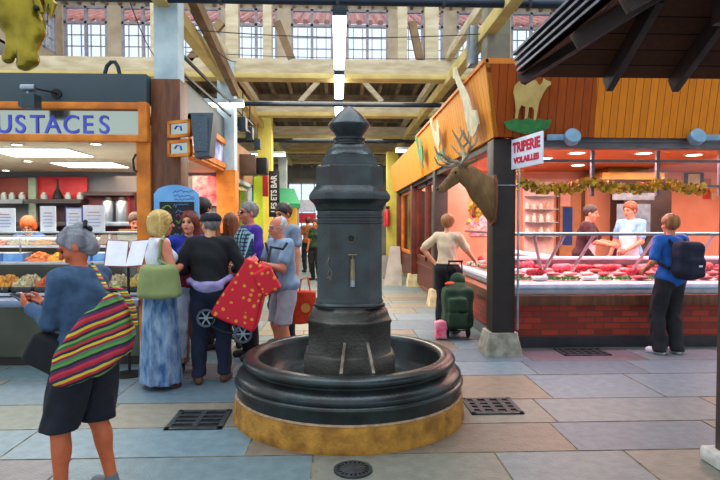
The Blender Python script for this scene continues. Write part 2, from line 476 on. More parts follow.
def grate(cx, cy, w, d, label, nb=5, split=1):
    t = thing('drain_grate', label, 'drain grate', (cx,cy,0), group=None)
    b = MB()
    b.box((-w/2,-d/2,0),(-w/2+.04,d/2,.012),.003); b.box((w/2-.04,-d/2,0),(w/2,d/2,.012),.003)
    b.box((-w/2,-d/2,0),(w/2,-d/2+.04,.012),.003); b.box((-w/2,d/2-.04,0),(w/2,d/2,.012),.003)
    b.build('frame',MATS['steel_dark'],t,local=True)
    b = MB(); b.box((-w/2+.03,-d/2+.03,-.004),(w/2-.03,d/2-.03,.002)); b.build('dark_recess',M_black,t,local=True)  # flat plate coloured black for the shaded recess under the bars
    b = MB()
    for i in range(nb-1):
        yy = -d/2+.04+(d-.08)*(i+1)/nb
        b.box((-w/2+.03,yy-.014,.001),(w/2-.03,yy+.014,.011))
    for i in range(split): 
        xx = -w/2 + w*(i+1)/(split+1); b.box((xx-.02,-d/2+.03,.001),(xx+.02,d/2-.03,.0115))
    b.build('bars',MATS['steel_dark'],t,local=True)
    return t
mat('steel_dark','4a5054',.5,.6,'33383a',20)
grate(-1.06,4.29,.42,.42,'square iron drain grate in the floor to the left of the fountain',4)
grate(1.26,4.52,.42,.40,'square iron drain grate in the floor to the right of the fountain',4,3)
grate(2.85,6.40,.55,.34,'long iron drain grate in the floor below the brick front of the butcher shop',3,5)
t = thing('drain_cover','small round slotted iron drain cover in the floor in front of the fountain','drain cover',(.09,3.37,0))
b = MB(); b.lathe([(.075,0),(.075,.012),(.02,.014)],seg=32); b.build('lid',MATS['steel_dark'],t,local=True)
b = MB(); b.lathe([(.10,0),(.10,.012),(.118,.012),(.118,0)],seg=40,closed=True)
for k in range(20):
    a = 2*PI*k/20; b.bar((.074*math.cos(a),.074*math.sin(a),.006),(.102*math.cos(a),.102*math.sin(a),.006),.014,.01)
b.build('ring',MATS['steel_dark'],t,local=True)
b = MB(); b.lathe([(.101,.0),(.101,.003)],seg=32); b.build('dark_recess',M_black,t,local=True)  # flat black disc, painted dark for the shade below the slots

# ------------------------------------------------------------------ fountain
FX, FY = .09, 4.5
fo = thing('fountain','large dark iron market fountain with octagonal pillar and round basin on ochre stone','fountain',(FX,FY,0))
b = MB(); pr = [(.02,-.01),(.915,-.01),(.917,.0),(.914,.04),(.910,.08),(.906,.12),(.903,.165),(.893,.18),(.02,.182)]
b.lathe(pr,seg=96); b.build('stone_base',M_stone,fo,local=True)
b = MB(); b.lathe([(.885,.178),(.901,.178),(.899,.190),(.885,.190)],seg=96,closed=True); b.build('mortar_joint',mat('mortar','c8a888',.9,0,'a08468',20),fo,local=True)
pr = [(.60,.17),(.885,.17),(.888,.19),(.888,.25),(.896,.262),(.905,.272),(.905,.285),(.898,.295),(.885,.30),(.892,.318),(.888,.338),(.872,.355),(.845,.368),(.815,.378),
      (.803,.388),(.803,.398),(.815,.404),(.832,.412),(.842,.425),(.844,.44),(.838,.455),(.826,.464),(.812,.468),(.80,.474),(.745,.474),(.735,.468),(.722,.455),(.715,.43),(.70,.30),(.66,.24),(.60,.21)]
b = MB(); b.lathe(pr,seg=120,closed=True)
b.lathe([(.62,.19),(.62,.222)],seg=64)
b.build('basin',MATS['painted_iron'],fo,local=True,sharp=50)
c = .60
OCT = [(c,-1),(1,-c),(1,c),(c,1),(-c,1),(-1,c),(-1,-c),(-c,-1)]
low = [(.355,.21),(.355,.475),(.345,.49),(.328,.50),(.322,.52),(.322,.72),(.330,.735),(.330,.75),(.318,.765),(.305,.80),(.298,.825),(.28,.842),(.272,.85),(.272,.862)]
b = MB(); b.lathe(low,sect=[(.43,-1),(1,-.43),(1,.43),(.43,1),(-.43,1),(-1,.43),(-1,-.43),(-.43,-1)],smooth=False); b.build('pedestal',M_iron_low,fo,local=True)
sh = [(.272,.862),(.278,.872),(.272,.884),(.262,.892),(.262,.905),(.256,.915),(.252,.93),(.250,1.50),(.256,1.505),(.256,1.52),(.250,1.525),(.250,1.545),(.257,1.55),(.257,1.565),(.251,1.57),(.251,1.60),(.262,1.61),(.268,1.64),(.285,1.665),(.30,1.675)]
b = MB(); b.lathe(sh,sect=OCT,smooth=False); b.build('shaft',M_iron,fo,local=True)
tp = [(.30,1.675),(.312,1.69),(.312,1.715),(.306,1.73),(.275,1.775),(.262,1.79),(.258,1.80),(.258,1.935),(.248,1.95),(.240,1.953),(.222,1.958),(.218,1.975),(.197,2.02),(.197,2.035),(.188,2.04),(.165,2.085),(.160,2.10),(.145,2.118),(.10,2.125)]
b = MB(); b.lathe(tp,sect=OCT,smooth=False); b.build('capital',M_iron,fo,local=True)
fi = [(.02,2.11),(.12,2.12),(.128,2.128),(.128,2.14),(.113,2.15),(.113,2.165),(.128,2.17),(.128,2.182),(.116,2.19),(.108,2.20),(.118,2.215),(.145,2.245),(.165,2.278),(.167,2.29),(.160,2.30),(.135,2.33),(.10,2.37),(.06,2.405),(.035,2.422),(.02,2.436),(.004,2.44)]
b = MB(); b.lathe(fi,seg=56); b.build('finial',M_iron,fo,local=True)
# spout ring, tap, bucket rests on the pedestal
b = MB(); Mx = Matrix.Translation((.01,-.25,1.39)) @ Matrix.Rotation(PI/2,4,'X')
b.lathe([(.024,-.005),(.024,.012),(.038,.012),(.040,.004),(.040,-.005)],seg=24,closed=True,M=Mx); b.build('spout_ring',M_iron_low,fo,local=True)
b = MB(); b.lathe([(.001,.0),(.0245,.0),(.0245,.003),(.001,.003)],seg=20,M=Mx); b.build('spout_hole',M_black,fo,local=True)
M_brass = mat('brass','8f8560',.35,.7,'6c6450')
b = MB()
b.tube([(.02,-.245,1.20),(.02,-.30,1.20)],.016,12); b.tube([(.02,-.30,1.235),(.02,-.30,1.165)],[.018,.02],12)
b.tube([(.02,-.30,1.165),(.02,-.305,1.12),(.02,-.31,1.075)],[.016,.021,.019],12)
b.tube([(.02,-.30,1.235),(.02,-.30,1.262)],.008,8); b.tube([(-.012,-.30,1.266),(.052,-.30,1.266)],.009,8)
tpo = b.build('tap',M_brass,fo,local=True)
b = MB(); b.tube([(.02,-.31,1.075),(.02,-.312,1.03)],[.019,.02],12); b.build('nozzle',M_steel,tpo,local=True)
for sx in (-1,1):
    b = MB(); b.bar((.045+sx*.085,-.31,.60),(.045+sx*.115,-.60,.44),.022,.03,.003); b.build('bucket_rest',MATS['steel_rust'] if 'steel_rust' in MATS else mat('steel_rust','8d8372',.6,.4,'5c4a38',12),fo,local=True)
b = MB()
b.tube([(-.14,-.251,1.07),(-.17,-.253,1.12),(-.15,-.253,1.16),(-.175,-.253,1.2),(-.155,-.253,1.25)],.004,6)
b.tube([(-.18,-.252,1.1),(-.15,-.253,1.08),(-.135,-.253,1.13),(-.16,-.253,1.17)],.004,6)
b.build('scratched_mark',MATS['steel_rust'],fo,local=True)

# ------------------------------------------------------------------ hall: columns, beams, clerestory, roofs
def column(x, y, label, z0=0, z1=4.1, w=.27, m=None):
    b = MB(); b.box((x-w/2,y-w/2,z0),(x+w/2,y+w/2,z1),.02)
    o = b.build('column', m or M_white, loc=(x,y,z0)); tag(o,label,'column'); return o
BY = [6.05, 9.15, 12.25, 15.35, 18.45, 21.55]
# left row: timber cased below, pale paint above
t = thing('column','square column at the corner of the left shop, brown wood casing below pale blue paint','column',(-1.78,6.05,0))
b = MB(); b.box((-1.905,5.925,0),(-1.655,6.175,4.1),.015); b.build('shaft',M_white,t)
b = MB(); b.box((-1.93,5.90,0),(-1.63,6.20,3.0),.01); b.build('wood_casing',M_brownwood,t)
t = thing('column','square column behind the left shop sign, pale blue above and orange wood below','column',(-1.78,9.15,0))
b = MB(); b.box((-1.915,9.015,0),(-1.645,9.285,4.1),.015); b.build('shaft',M_white,t)
b = MB(); b.box((-1.93,9.0,0),(-1.63,9.30,2.36),.01); b.build('wood_casing',M_orangewood,t)
M_yel = mat('yellow_paint','d2c658',.6,0,'beb044',3)
column(-1.72,13.4,'yellow painted column further down the left side of the aisle',w=.34,m=M_yel)
column(-1.8,18.45,'far pale column on the left side of the aisle')
t = thing('column','dark timber corner post of the butcher shop on a rough stone foot','column',(1.88,6.4,0))
b = MB(); b.box((1.75,6.27,.25),(2.01,6.53,2.46),.012); b.build('shaft',M_darkwood,t)
b = MB(); b.lathe([(.21,0),(.205,.06),(.175,.20),(.165,.262),(.02,.27)],(1.88,6.42,0),sect=[(.9,-1),(1,-.9),(1,.9),(.9,1),(-.9,1),(-1,.9),(-1,-.9),(-.9,-1)],smooth=False); b.build('stone_foot',mat('pale_stone','a9a596',.9,0,'7f7c6e',9,.8,40),t)
b = MB(); b.tube([(2.035,6.25,.3),(2.035,6.25,2.4)],.013); b.build('downpipe',M_steel,t)
b = MB(); b.box((1.74,6.26,1.93),(2.02,6.54,1.945)); b.build('strap',M_steel,t)
column(1.90,6.75,'grey timber post standing on the butcher canopy under the main beam',z0=3.031,z1=4.1,w=.28,m=mat('grey_timber','8d8a78',.8,0,'6f6a5a',4))
for y, lab in ((10.2,'first dark wooden post with stone foot past the woman in the cream top'),(13.4,'second dark wooden post with stone foot along the butcher side'),(16.6,'last dark wooden post with stone foot at the end of the butcher side')):
    t = thing('column',lab,'column',(1.86,y,0))
    b = MB(); b.box((1.75,y-.12,.28),(1.99,y+.12,2.5),.01); b.build('shaft',M_darkwood if y<12 else M_redwood,t)
    b = MB(); b.lathe([(.2,0),(.16,.28),(.15,.30),(.02,.31)],(1.85,y,0),sect=[(1,-1),(1,1),(-1,1),(-1,-1)],smooth=False); b.build('stone_foot',mat('cream_stone','cfc49a',.9,0,'a99d76',6),t)
# beams
for i,y in enumerate(BY):
    x0, x1 = (-6.2,6.2) if i else (-6.2,-1.9)
    if i == 0: continue
    t = thing('cross_beam', ['','nearest','second','third','fourth','farthest'][i]+' cream cross beam spanning the hall, yellow along its lower edge','beam',(0,y,3.84))
    b = MB(); b.box((x0,y-.10,3.90),(x1,y+.10,4.14),.01); b.build('upper_timber',M_beam,t)
    b = MB(); b.box((x0,y-.14,3.82),(x1,y+.14,3.90),.01); b.build('lower_board',M_beamy,t)
for x, lab in ((-1.8,'left'),(1.8,'right')):
    t = thing('long_beam','long yellow beam running down the '+lab+' side of the aisle','beam',(x,6,3.8))
    b = MB(); b.box((x-.07,5.2,3.74),(x+.07,21.6,3.90),.01); b.build('lower_timber',M_beamy,t)
    b = MB(); b.box((x-.05,4.4,4.14),(x+.05,21.6,4.28),.01); b.build('upper_timber',M_beam,t)
t = thing('brace','broad brown diagonal brace beside the pale left column','brace',(-1.8,6.2,3.8))
b = MB(); b.bar((-1.62,6.3,4.05),(-1.62,9.0,3.15+.45),.10,.16); b.build('timber',M_brownbeam,t)
# truss posts and braces above the first cross beam
for px, w, lab in ((158,.18,'far left post above the nearest cross beam'),(233,.20,'wide pale post above the nearest cross beam, left of the centre'),(268,.14,'narrow post above the nearest cross beam'),(402,.15,'narrow post above the nearest cross beam, right of the lamps'),(431,.22,'wide cream post above the nearest cross beam, right side')):
    p = at(px,60,9.15); b = MB(); b.box((p.x-w/2,9.07,4.14),(p.x+w/2,9.23,6.4)); o = b.build('truss_post',M_beam,loc=(p.x,9.15,4.14)); tag(o,lab,'post')
for a, c_, lab in (((277,22),(292,60),'brown diagonal brace leaning against the narrow truss post on the left'),((412,22),(420,60),'brown diagonal brace leaning right above the nearest cross beam'),((222,22),(190,60),'diagonal brace leaning left of the wide pale truss post')):
    b = MB(); b.bar(at(*a,9.1),at(*c_,9.1),.10,.12); o = b.build('truss_brace',M_brownbeam,loc=at(*c_,9.1)); tag(o,lab,'brace')
for px,dx,lab in ((300,18,'diagonal brace below the second cross beam, left of the lamps'),(382,-18,'diagonal brace below the second cross beam, right of the lamps')):
    b = MB(); b.bar(at(px,102,12.2),at(px+dx,82,12.2),.10,.10); o = b.build('truss_brace',M_beam,loc=at(px,102,12.2)); tag(o,lab,'brace')
# clerestory wall with windows
YW = 13.0
wall = MB()
M_cler = mat('clerestory_paint','dac8ac',.85,0,'c2ac8e',3)
wall.box((-6.2,YW,4.85),(6.2,YW+.15,5.22)); wall.box((-6.2,YW,6.42),(6.2,YW+.15,6.6))
wins = []
px0 = [38+54.9*i for i in range(11)]
cxs = [ (p-338)/560*YW for p in px0 ]
ed = -6.2
for cx in cxs:
    wall.box((ed,YW,5.22),(cx-.48,YW+.15,6.42)); ed = cx+.48
wall.box((ed,YW,5.22),(6.2,YW+.15,6.42))
tag(wall.build('wall_back',M_cler),kind='structure')
M_winframe = mat('window_frame','b7b3ba',.6,0,'9d97a2')
def window(n, cx, y=YW, side=False):
    T = Matrix.Translation((cx,y,0)) if not side else Matrix.Translation((cx,y,0)) @ Matrix.Rotation(PI/2,4,'Z')
    t = bpy.data.objects.new('window_%d'%n,None); C.objects.link(t); t.location = (cx,y,5.22); tag(t,kind='structure')
    b = MB()
    for a,c_ in (((-.48,0,5.22),(-.43,.08,6.42)),((.43,0,5.22),(.48,.08,6.42)),((-.48,0,5.22),(.48,.08,5.27)),((-.48,0,6.37),(.48,.08,6.42)),((-.03,0,5.22),(.03,.08,6.42)),((-.48,0,6.02),(.48,.08,6.08))):
        b.box(a,c_,0,T)
    for i in range(4):
        x = -.43+.86*(i+.5)/4 ; b.box((x-.010,.02,5.25),(x+.010,.05,6.05),0,T)
    for i in range(2):
        z = 5.27+.76*(i+1)/3; b.box((-.46,.02,z-.010),(.46,.05,z+.010),0,T)
    b.build('window_frame',M_winframe,t)
    b = MB(); b.box((-.46,.03,5.24),(.46,.034,6.40),0,T); b.build('window_pane',M_wglass,t)
for i,cx in enumerate(cxs): window(i+1,cx)
# left clerestory side wall
wl = MB(); XL = -6.2
wl.box((XL-.15,7.6,4.85),(XL,YW,5.22)); wl.box((XL-.15,7.6,6.42),(XL,YW,6.6)); ed = 7.6
sy = [8.3,9.6,10.9,12.2]
for cy in sy: wl.box((XL-.15,ed,5.22),(XL,cy-.48,6.42)); ed = cy+.48
wl.box((XL-.15,ed,5.22),(XL,YW,6.42))
tag(wl.build('wall_left',M_cler),kind='structure')
for i,cy in enumerate(sy): window(12+i,XL,cy,True)
# upper roof boards sloping up towards the crossing
M_roofb = plank_mat('roof_boards','7d5d45','5a3f30',0,.14,.8)
M_rafter = mat('rafter','9c8a72',.8,0,'6f5c48',4)
b = MB(); b.mi = 0
b.poly([(-6.2,13.1,6.55),(6.2,13.1,6.55),(6.2,9.4,8.2),(-6.2,9.4,8.2)]); b.poly([(-6.2,13.1,6.6),(-6.2,9.4,8.25),(6.2,9.4,8.25),(6.2,13.1,6.6)])
b.mi = 1
for i in range(42):
    x = -6.1+i*.3; b.bar((x,13.0,6.48),(x,9.4,8.08),.07,.12)
tag(b.build('ceiling',[M_roofb,M_rafter]),kind='structure')
# lower roof over the far aisle
M_roofd = plank_mat('roof_boards_dark','7c6c5c','5c5044',0,.16,.85)
b = MB(); zf = lambda y: 4.95-.065*(y-13)
b.poly([(-6.2,13.1,zf(13)),(-6.2,27,zf(27)),(6.2,27,zf(27)),(6.2,13.1,zf(13))]); b.poly([(-6.2,13.1,zf(13)+.05),(6.2,13.1,zf(13)+.05),(6.2,27,zf(27)+.05),(-6.2,27,zf(27)+.05)])
b.mi = 1
for i in range(28):
    x = -6+i*.44; b.bar((x,13.15,zf(13)-.06),(x,27,zf(27)-.06),.08,.12)
for y in (14.3,16.5,18.8,21,24): b.bar((-6.2,y,zf(y)-.17),(6.2,y,zf(y)-.17),.12,.12)
tag(b.build('ceiling',[M_roofd,M_rafter]),kind='structure')
# low flat roofs over the shops at both sides, seen edge on behind the band
b = MB(); b.box((-6.3,6.0,4.16),(-6.2,13,4.9)); b.box((-6.3,13,3.0),(-6.2,27,4.9)); tag(b.build('wall_left',M_plaster),kind='structure')
b = MB(); b.box((6.2,9.5,3.0),(6.3,27,6.6)); tag(b.build('wall_right',M_plaster),kind='structure')
# neighbouring tiled roof seen through the tops of the windows
b = MB(); b.mi=0
b.poly([(-12,16.0,7.15),(14,16.0,7.15),(14,19,8.6),(-12,19,8.6)]); 
for i in range(87): x=-12+i*.3; b.tube([(x,15.9,7.15),(x,19,8.63)],.09,6)
o = b.build('tiled_roof',mat('clay_tile','dc9484',.8,0,'c07a6c',5),loc=(0,16,7.15)); tag(o,'red clay tiled roof of the next building seen through the high windows','roof')
# end wall
M_endw = mat('end_wall_plaster','8f8a7c',.9,0,'6f6a5e',1.2)
b = MB(); Y=25.5
b.box((-6.2,Y,0),(-2.25,Y+.2,4.3)); b.box((-.5,Y,0),(6.2,Y+.2,4.3)); b.box((-2.25,Y,3.35),(-.5,Y+.2,4.3)); b.box((-2.25,Y,0),(-.5,Y+.2,.05))
tag(b.build('wall_end',M_endw),kind='structure')
b = MB()
for x in (-2.25,-1.68,-1.10,-.54): b.box((x,Y-.02,0),(x+.05,Y+.06,3.35))
for z in (0,1.1,2.1,3.3): b.box((-2.25,Y-.02,z),(-.5,Y+.06,z+.05))
t = b.build('door_1',M_white,loc=(-1.4,Y,0)); tag(t,kind='structure')
b = MB(); b.box((-2.2,Y+.02,.05),(-.52,Y+.025,3.3)); b.build('pane',M_wglass,t)
# pipes
for z,y,r,x0,x1,lab in ((3.80,5.85,.045,-3.2,2.5,'thick dark blue pipe crossing the hall just under the roof timbers'),(3.68,10.3,.04,-6,1.9,'thin dark pipe crossing the hall behind the nearest cross beam'),(3.72,15.0,.05,-6,1.9,'thin dark pipe crossing the hall at the third cross beam')):
    b = MB(); b.tube([(x0,y,z),(x1,y,z)],r*1.0,14); o = b.build('pipe',mat('pipe_paint','1d2f40',.5,.2,'15202c'),loc=(0,y,z)); tag(o,lab,'pipe')
    if y < 6:
        for x in (-2.4,-1.2,.0,1.1,2.0):
            b = MB(); b.box((x-.02,y-.047,z-.047),(x+.02,y+.047,z+.047),.01); b.build('clamp',M_navy,o)
# wires
M_wire = mat('wire','2b2b30',.6)
for k,(a,c_,s_) in enumerate((((196,30,6.4),(480,34,6.6),.06),((186,52,8.9),(500,58,9),.05),((130,2,5.9),(160,62,8.8),.1),((190,10,6),(236,62,7),.12))):
    p,q = at(*a),at(*c_); b = MB(); b.tube([p.lerp(q,i/16)-Vector((0,0,s_*4*(i/16)*(1-i/16))) for i in range(17)],.006,5)
    o = b.build('cable',M_wire,loc=p); tag(o,['thin cable sagging across the hall in front of the high windows','thin cable running along the top of the nearest cross beam','dangling cable hanging down left of the pale column','dark cable running down beside the left yellow beam'][k],'cable')
# tube lamps over the aisle
M_tube = mat('tube_light','f4faff',.4,0,'f4faff',emit=5)
for i,(y0,y1,lab) in enumerate(((6.1,8.2,'nearest fluorescent tube lamp hanging along the middle of the aisle'),(8.5,10.1,'second fluorescent tube lamp along the middle of the aisle'),(10.5,12.0,'third fluorescent tube lamp, right above the fountain top'),(14.2,15.5,'farthest fluorescent tube lamp along the middle of the aisle'))):
    t = thing('tube_lamp',lab,'lamp',(.02,(y0+y1)/2,3.75))
    b = MB(); b.box((-.04,y0,3.80),(.08,y1,3.84),.005); b.box((-.055,y0-.03,3.74),(.095,y0,3.85)); b.box((-.055,y1,3.74),(.095,y1+.03,3.85)); b.build('housing',M_navy,t)
    b = MB(); b.box((-.055,y0,3.73),(.095,y1,3.798),.02); b.build('tube',M_tube,t)
    
    for yy in (y0+.2,y1-.2): b = MB(); b.tube([(.02,yy,3.84),(.02,yy,4.6)],.008,6); b.build('hanger',M_black,t)
    light('tube_lamp_light','AREA',(.02,(y0+y1)/2,3.71),14,(.9,.96,1),.15,1.6)
for px,py,Y,lab in ((212,103,9,'white tube lamp mounted across the left side behind the speaker'),(472,44,7.0,'grey capped lamp hanging at the right post'),(404,150,13.6,'white tube lamp at the far right above the wooden fascia'),(265,154,14,'white tube lamp at the far left beyond the spotlights')):
    p = at(px,py,Y); t = thing('tube_lamp',lab,'lamp',p)
    if px == 472:
        b = MB(); b.box((p.x-.05,p.y-.1,p.z-.28),(p.x+.06,p.y+.1,p.z+.2),.02); b.build('housing',M_steel,t); continue
    w = .5 if px!=404 else .2
    b = MB(); b.box((p.x-w,p.y-.06,p.z),(p.x+w,p.y+.06,p.z+.06),.01); b.build('housing',M_white,t)
    b = MB(); b.tube([(p.x-w,p.y,p.z-.03),(p.x+w,p.y,p.z-.03)],.03); b.build('tube',M_tube,t)
# ================================================================== butcher shop on the right
M_fasO = plank_mat('fascia_orange','ec8c1c','bc6812',0,.085,.6,'6a2c08')
M_fasR = plank_mat('fascia_red','b25412','7c320a',0,.095,.6,'4a1a08')
M_fasS = plank_mat('fascia_side','f2a234','d48424',1,.14,.6,'8a4310')
t = thing('shop_fascia','flared wooden board fascia over the butcher shop front and its aisle side','fascia',(1.75,6.2,2.46))
YB, YT, ZB, ZT = 6.20, 6.05, 2.47, 3.25
def slab(b, quad, n, th=.04):
    q = [Vector(p) for p in quad]; n = Vector(n)*th
    a = b._v(q); c_ = b._v([p+n for p in q])
    b.bm.faces.new(a); b.bm.faces.new(c_[::-1])
    for i in range(4): b.bm.faces.new([a[i],c_[i],c_[(i+1)%4],a[(i+1)%4]])
b = MB(); slab(b,[(1.74,YB,ZB),(2.87,YB,ZB),(2.84,YT,ZT),(1.60,YT,ZT)],(0,1,0)); b.build('red_boards',M_fasR,t)
b = MB(); slab(b,[(2.87,YB,ZB),(8.5,YB,ZB),(8.5,YT,ZT),(2.84,YT,ZT)],(0,1,0)); b.build('orange_boards',M_fasO,t)
b = MB(); slab(b,[(1.74,YB,ZB),(1.60,YT,ZT),(1.60,11.3,ZT),(1.74,11.3,ZB)],(1,0,0)); b.build('side_boards',M_fasS,t)
b = MB(); slab(b,[(1.70,11.3,ZB-.02),(1.58,11.3,ZT-.06),(1.58,16.8,ZT-.06),(1.70,16.8,ZB-.02)],(1,0,0)); b.build('side_boards',M_fasS,t)
b = MB(); b.bar((1.60,6.05,3.265),(1.60,11.3,3.265),.06,.04); b.bar((1.60,6.07,3.265),(8.5,6.07,3.265),.04,.06); b.build('top_trim',M_orangewood,t)
b = MB(); b.box((1.80,6.24,3.0),(8.5,10.7,3.03)); b.box((1.80,10.7,3.0),(6.2,16.8,3.03)); tag(b.build('ceiling',M_plaster),kind='structure')
# grey beam under the fascia
b = MB(); b.box((2.0,6.30,2.37),(8.5,6.50,2.53),.01); b.box((2.0,6.26,2.43),(8.5,6.30,2.45)); tag(b.build('trim_1',mat('grey_beam','77767a',.5,.2,'5e5e64',4)),kind='structure')
b = MB(); b.box((1.78,6.56,2.38),(1.96,16.8,2.5)); b.box((1.76,6.3,2.5),(1.98,16.8,2.56)); tag(b.build('trim_2',M_darkwood),kind='structure')
for py,pxc,d in ((137,572,-1),(137,697,1)):
    p = at(pxc,py,6.15)
    t = thing('spot_lamp','round blue-grey spot lamp on the beam under the fascia, '+('left' if d<0 else 'right')+' one','lamp',p)
    m_ = mat('lamp_blue','7fa4bd',.4,.2,'6c8ea6')
    b = MB(); Mx = Matrix.Translation(p) @ Matrix.Rotation(R(70),4,'X')
    b.lathe([(.02,-.045),(.085,-.045),(.09,-.03),(.09,.035),(.08,.045),(.02,.045)],seg=32,M=Mx); b.build('head',m_,t)
    b = MB(); b.box((p.x+d*.08,p.y,p.z-.035),(p.x+d*.28,p.y+.03,p.z+.03),.01); b.build('arm',m_,t)
    b = MB(); b.bar((p.x+d*.2,p.y+.02,p.z-.01),(p.x+d*.2,6.31,p.z-.01),.02); b.build('bracket',M_steel,t)
# painted cut-out sheep on the front, with grass
def cutout(name, label, cat, outline, M, m, parts=(), th=.02):
    t = thing(name,label,cat,M.translation)
    b = MB(); b.prism(outline,th,M); b.build('figure',m,t)
    for nm, ol, mm, dz in parts:
        b = MB(); b.prism(ol,th*.7,M @ Matrix.Translation((0,0,dz))); b.build(nm,mm,t)
    return t
M_cream = mat('cream_paint','c9ad68',.6,0,'b2924f',7)
M_green = mat('grass_paint','2f7a3a',.7,0,'23602c',18)
p = at(529,101,6.06); sc = 6.06/560
sheep = [(-13,18),(-7,21.5),(0,20),(5,20),(9,15),(12,18),(13,22),(16,20),(20,19),(20.5,16),(17,14),(14,9),(11.5,3),(9.5,-3),(9,-9),(7.6,-21),(5.6,-21),(5.6,-9),(3.5,-6),(0,-6),(-1.2,-21),(-3.2,-21),(-3.6,-6),(-8,-4),(-10,-9),(-11.2,-21),(-13.2,-21),(-13.0,-9),(-14.5,0),(-16.5,8),(-16,14)]
sl = R(11)
Mf = frame((p.x,p.y-.0,p.z),(1,0,0),(0,-math.sin(sl),math.cos(sl)))
grass = [(-25,-21),(-18,-19),(-12,-17),(-6,-19),(0,-16),(6,-19),(12,-17),(18,-19),(24,-18),(22,-26),(14,-31),(2,-33),(-10,-31),(-20,-28)]
cutout('sheep_cutout','cream wooden cut-out sheep on a green grass patch, on the front fascia','wall decoration',[(x*sc,y*sc) for x,y in sheep],Mf,M_cream,[('grass',[(x*sc,y*sc) for x,y in grass],M_green,.012)])
# cut-outs on the aisle side: local x runs towards the viewer (-Y)
Ms = lambda y,z: frame((1.585-(z-ZB-.4)*.18,y,z),(0,-1,0),(-.18,0,1))
goose = [(-.42,.55),(-.36,.60),(-.26,.58),(-.22,.48),(-.12,.36),(.02,.25),(.14,.10),(.18,-.02),(.38,-.05),(.40,-.2),(.22,-.27),(.0,-.30),(-.16,-.24),(-.2,-.05),(-.17,.12),(-.24,.26),(-.34,.38),(-.38,.46),(-.5,.50)]
M_wcut = mat('white_paint','d5cfae',.6,0,'b9b08a',8)
cutout('goose_cutout','tall pale cut-out goose near the corner of the side fascia','wall decoration',[(x*.9,y*1.05) for x,y in goose],Ms(6.75,2.86),M_wcut)
roost = [(-.3,.3),(-.22,.36),(-.14,.30),(-.1,.12),(.1,.08),(.25,.25),(.32,.1),(.2,-.1),(.06,-.16),(.05,-.25),(-.04,-.25),(-.06,-.15),(-.2,-.05),(-.26,.1)]
base = [(-.28,-.24),(.3,-.24),(.34,-.32),(.1,-.38),(-.2,-.36)]
cutout('rooster_cutout','small cut-out hen on a green patch in the middle of the side fascia','wall decoration',[(x,y) for x,y in roost],Ms(8.9,2.88),M_wcut,[('grass',base,mat('mint_paint','58a070',.7,0,'488a5c'),.006)])
cutout('duck_cutout','pale green cut-out bird farther along the side fascia','wall decoration',[(x*1.0,y*1.1) for x,y in roost],Ms(10.7,2.84),mat('mint_paint','58a070'),[])
# TRIPERIE sign on a bracket
t = thing('hanging_sign','white sign with red letters sticking out beside the corner post','sign',at(527,150,6.1))
p1, p2 = at(512,155,6.22), at(543,147,5.62)
x = (p2-p1); wS = x.length
Mg = frame((p1+p2)/2,x,(0,0,1))
b = MB(); b.box((-wS/2,-.165,-.008),(wS/2,.165,.008),.002,Mg); b.build('board',mat('sign_white','e6ecf6',.5,0,'d5dcea'),t)
M_redl = mat('red_letters','d0143a',.5)
text('lettering','TRIPERIE',M_redl,Mg@Matrix.Translation((0,.06,.010)),.15,t,.003,.94,.006)
text('lettering','VOLAILLES',M_redl,Mg@Matrix.Translation((0,-.08,.010)),.085,t,.003,1.22,.005)
b = MB(); b.tube([p1+Vector((.0,0,.15)),(1.93,6.3,p1.z+.15)],.01,6); b.build('bracket',M_black,t)
# front base: brick, tile, ledge
mb = bpy.data.materials.new('brick'); mb.use_nodes=True; MATS['brick']=mb
N=mb.node_tree.nodes;L=mb.node_tree.links;bs=N['Principled BSDF'];bs.inputs['Roughness'].default_value=.75
tc=N.new('ShaderNodeTexCoord'); sp=N.new('ShaderNodeSeparateXYZ'); L.new(tc.outputs['Object'],sp.inputs[0])
ad=N.new('ShaderNodeMath'); L.new(sp.outputs[0],ad.inputs[0]); L.new(sp.outputs[1],ad.inputs[1])
cb=N.new('ShaderNodeCombineXYZ'); L.new(ad.outputs[0],cb.inputs[0]); L.new(sp.outputs[2],cb.inputs[1])
br=N.new('ShaderNodeTexBrick'); L.new(cb.outputs[0],br.inputs[0]); br.inputs['Scale'].default_value=1
br.inputs['Brick Width'].default_value=.22; br.inputs['Row Height'].default_value=.074; br.inputs['Mortar Size'].default_value=.007
br.inputs['Color1'].default_value=lin('a8361f'); br.inputs['Color2'].default_value=lin('7c2416'); br.inputs['Mortar'].default_value=lin('54352a')
L.new(br.outputs[0],bs.inputs['Base Color'])
M_tile = mat('black_tile','2a2e35',.3,0,'1f2228')
b = MB(); b.box((2.0,6.67,.13),(8.5,6.80,.52)); b.box((1.98,6.67,.13),(2.10,9.9,.52)); tag(b.build('wall_right_base',mb),kind='structure')
b = MB(); b.box((1.99,6.655,0),(8.5,6.80,.135)); b.box((1.965,6.655,0),(2.10,9.9,.135)); tag(b.build('baseboard_right',M_tile),kind='structure')
b = MB(); b.box((2.0,6.62,.515),(8.5,6.80,.64),.008); b.box((1.94,6.62,.515),(2.10,9.9,.64),.008); tag(b.build('trim_3',M_brownwood),kind='structure')
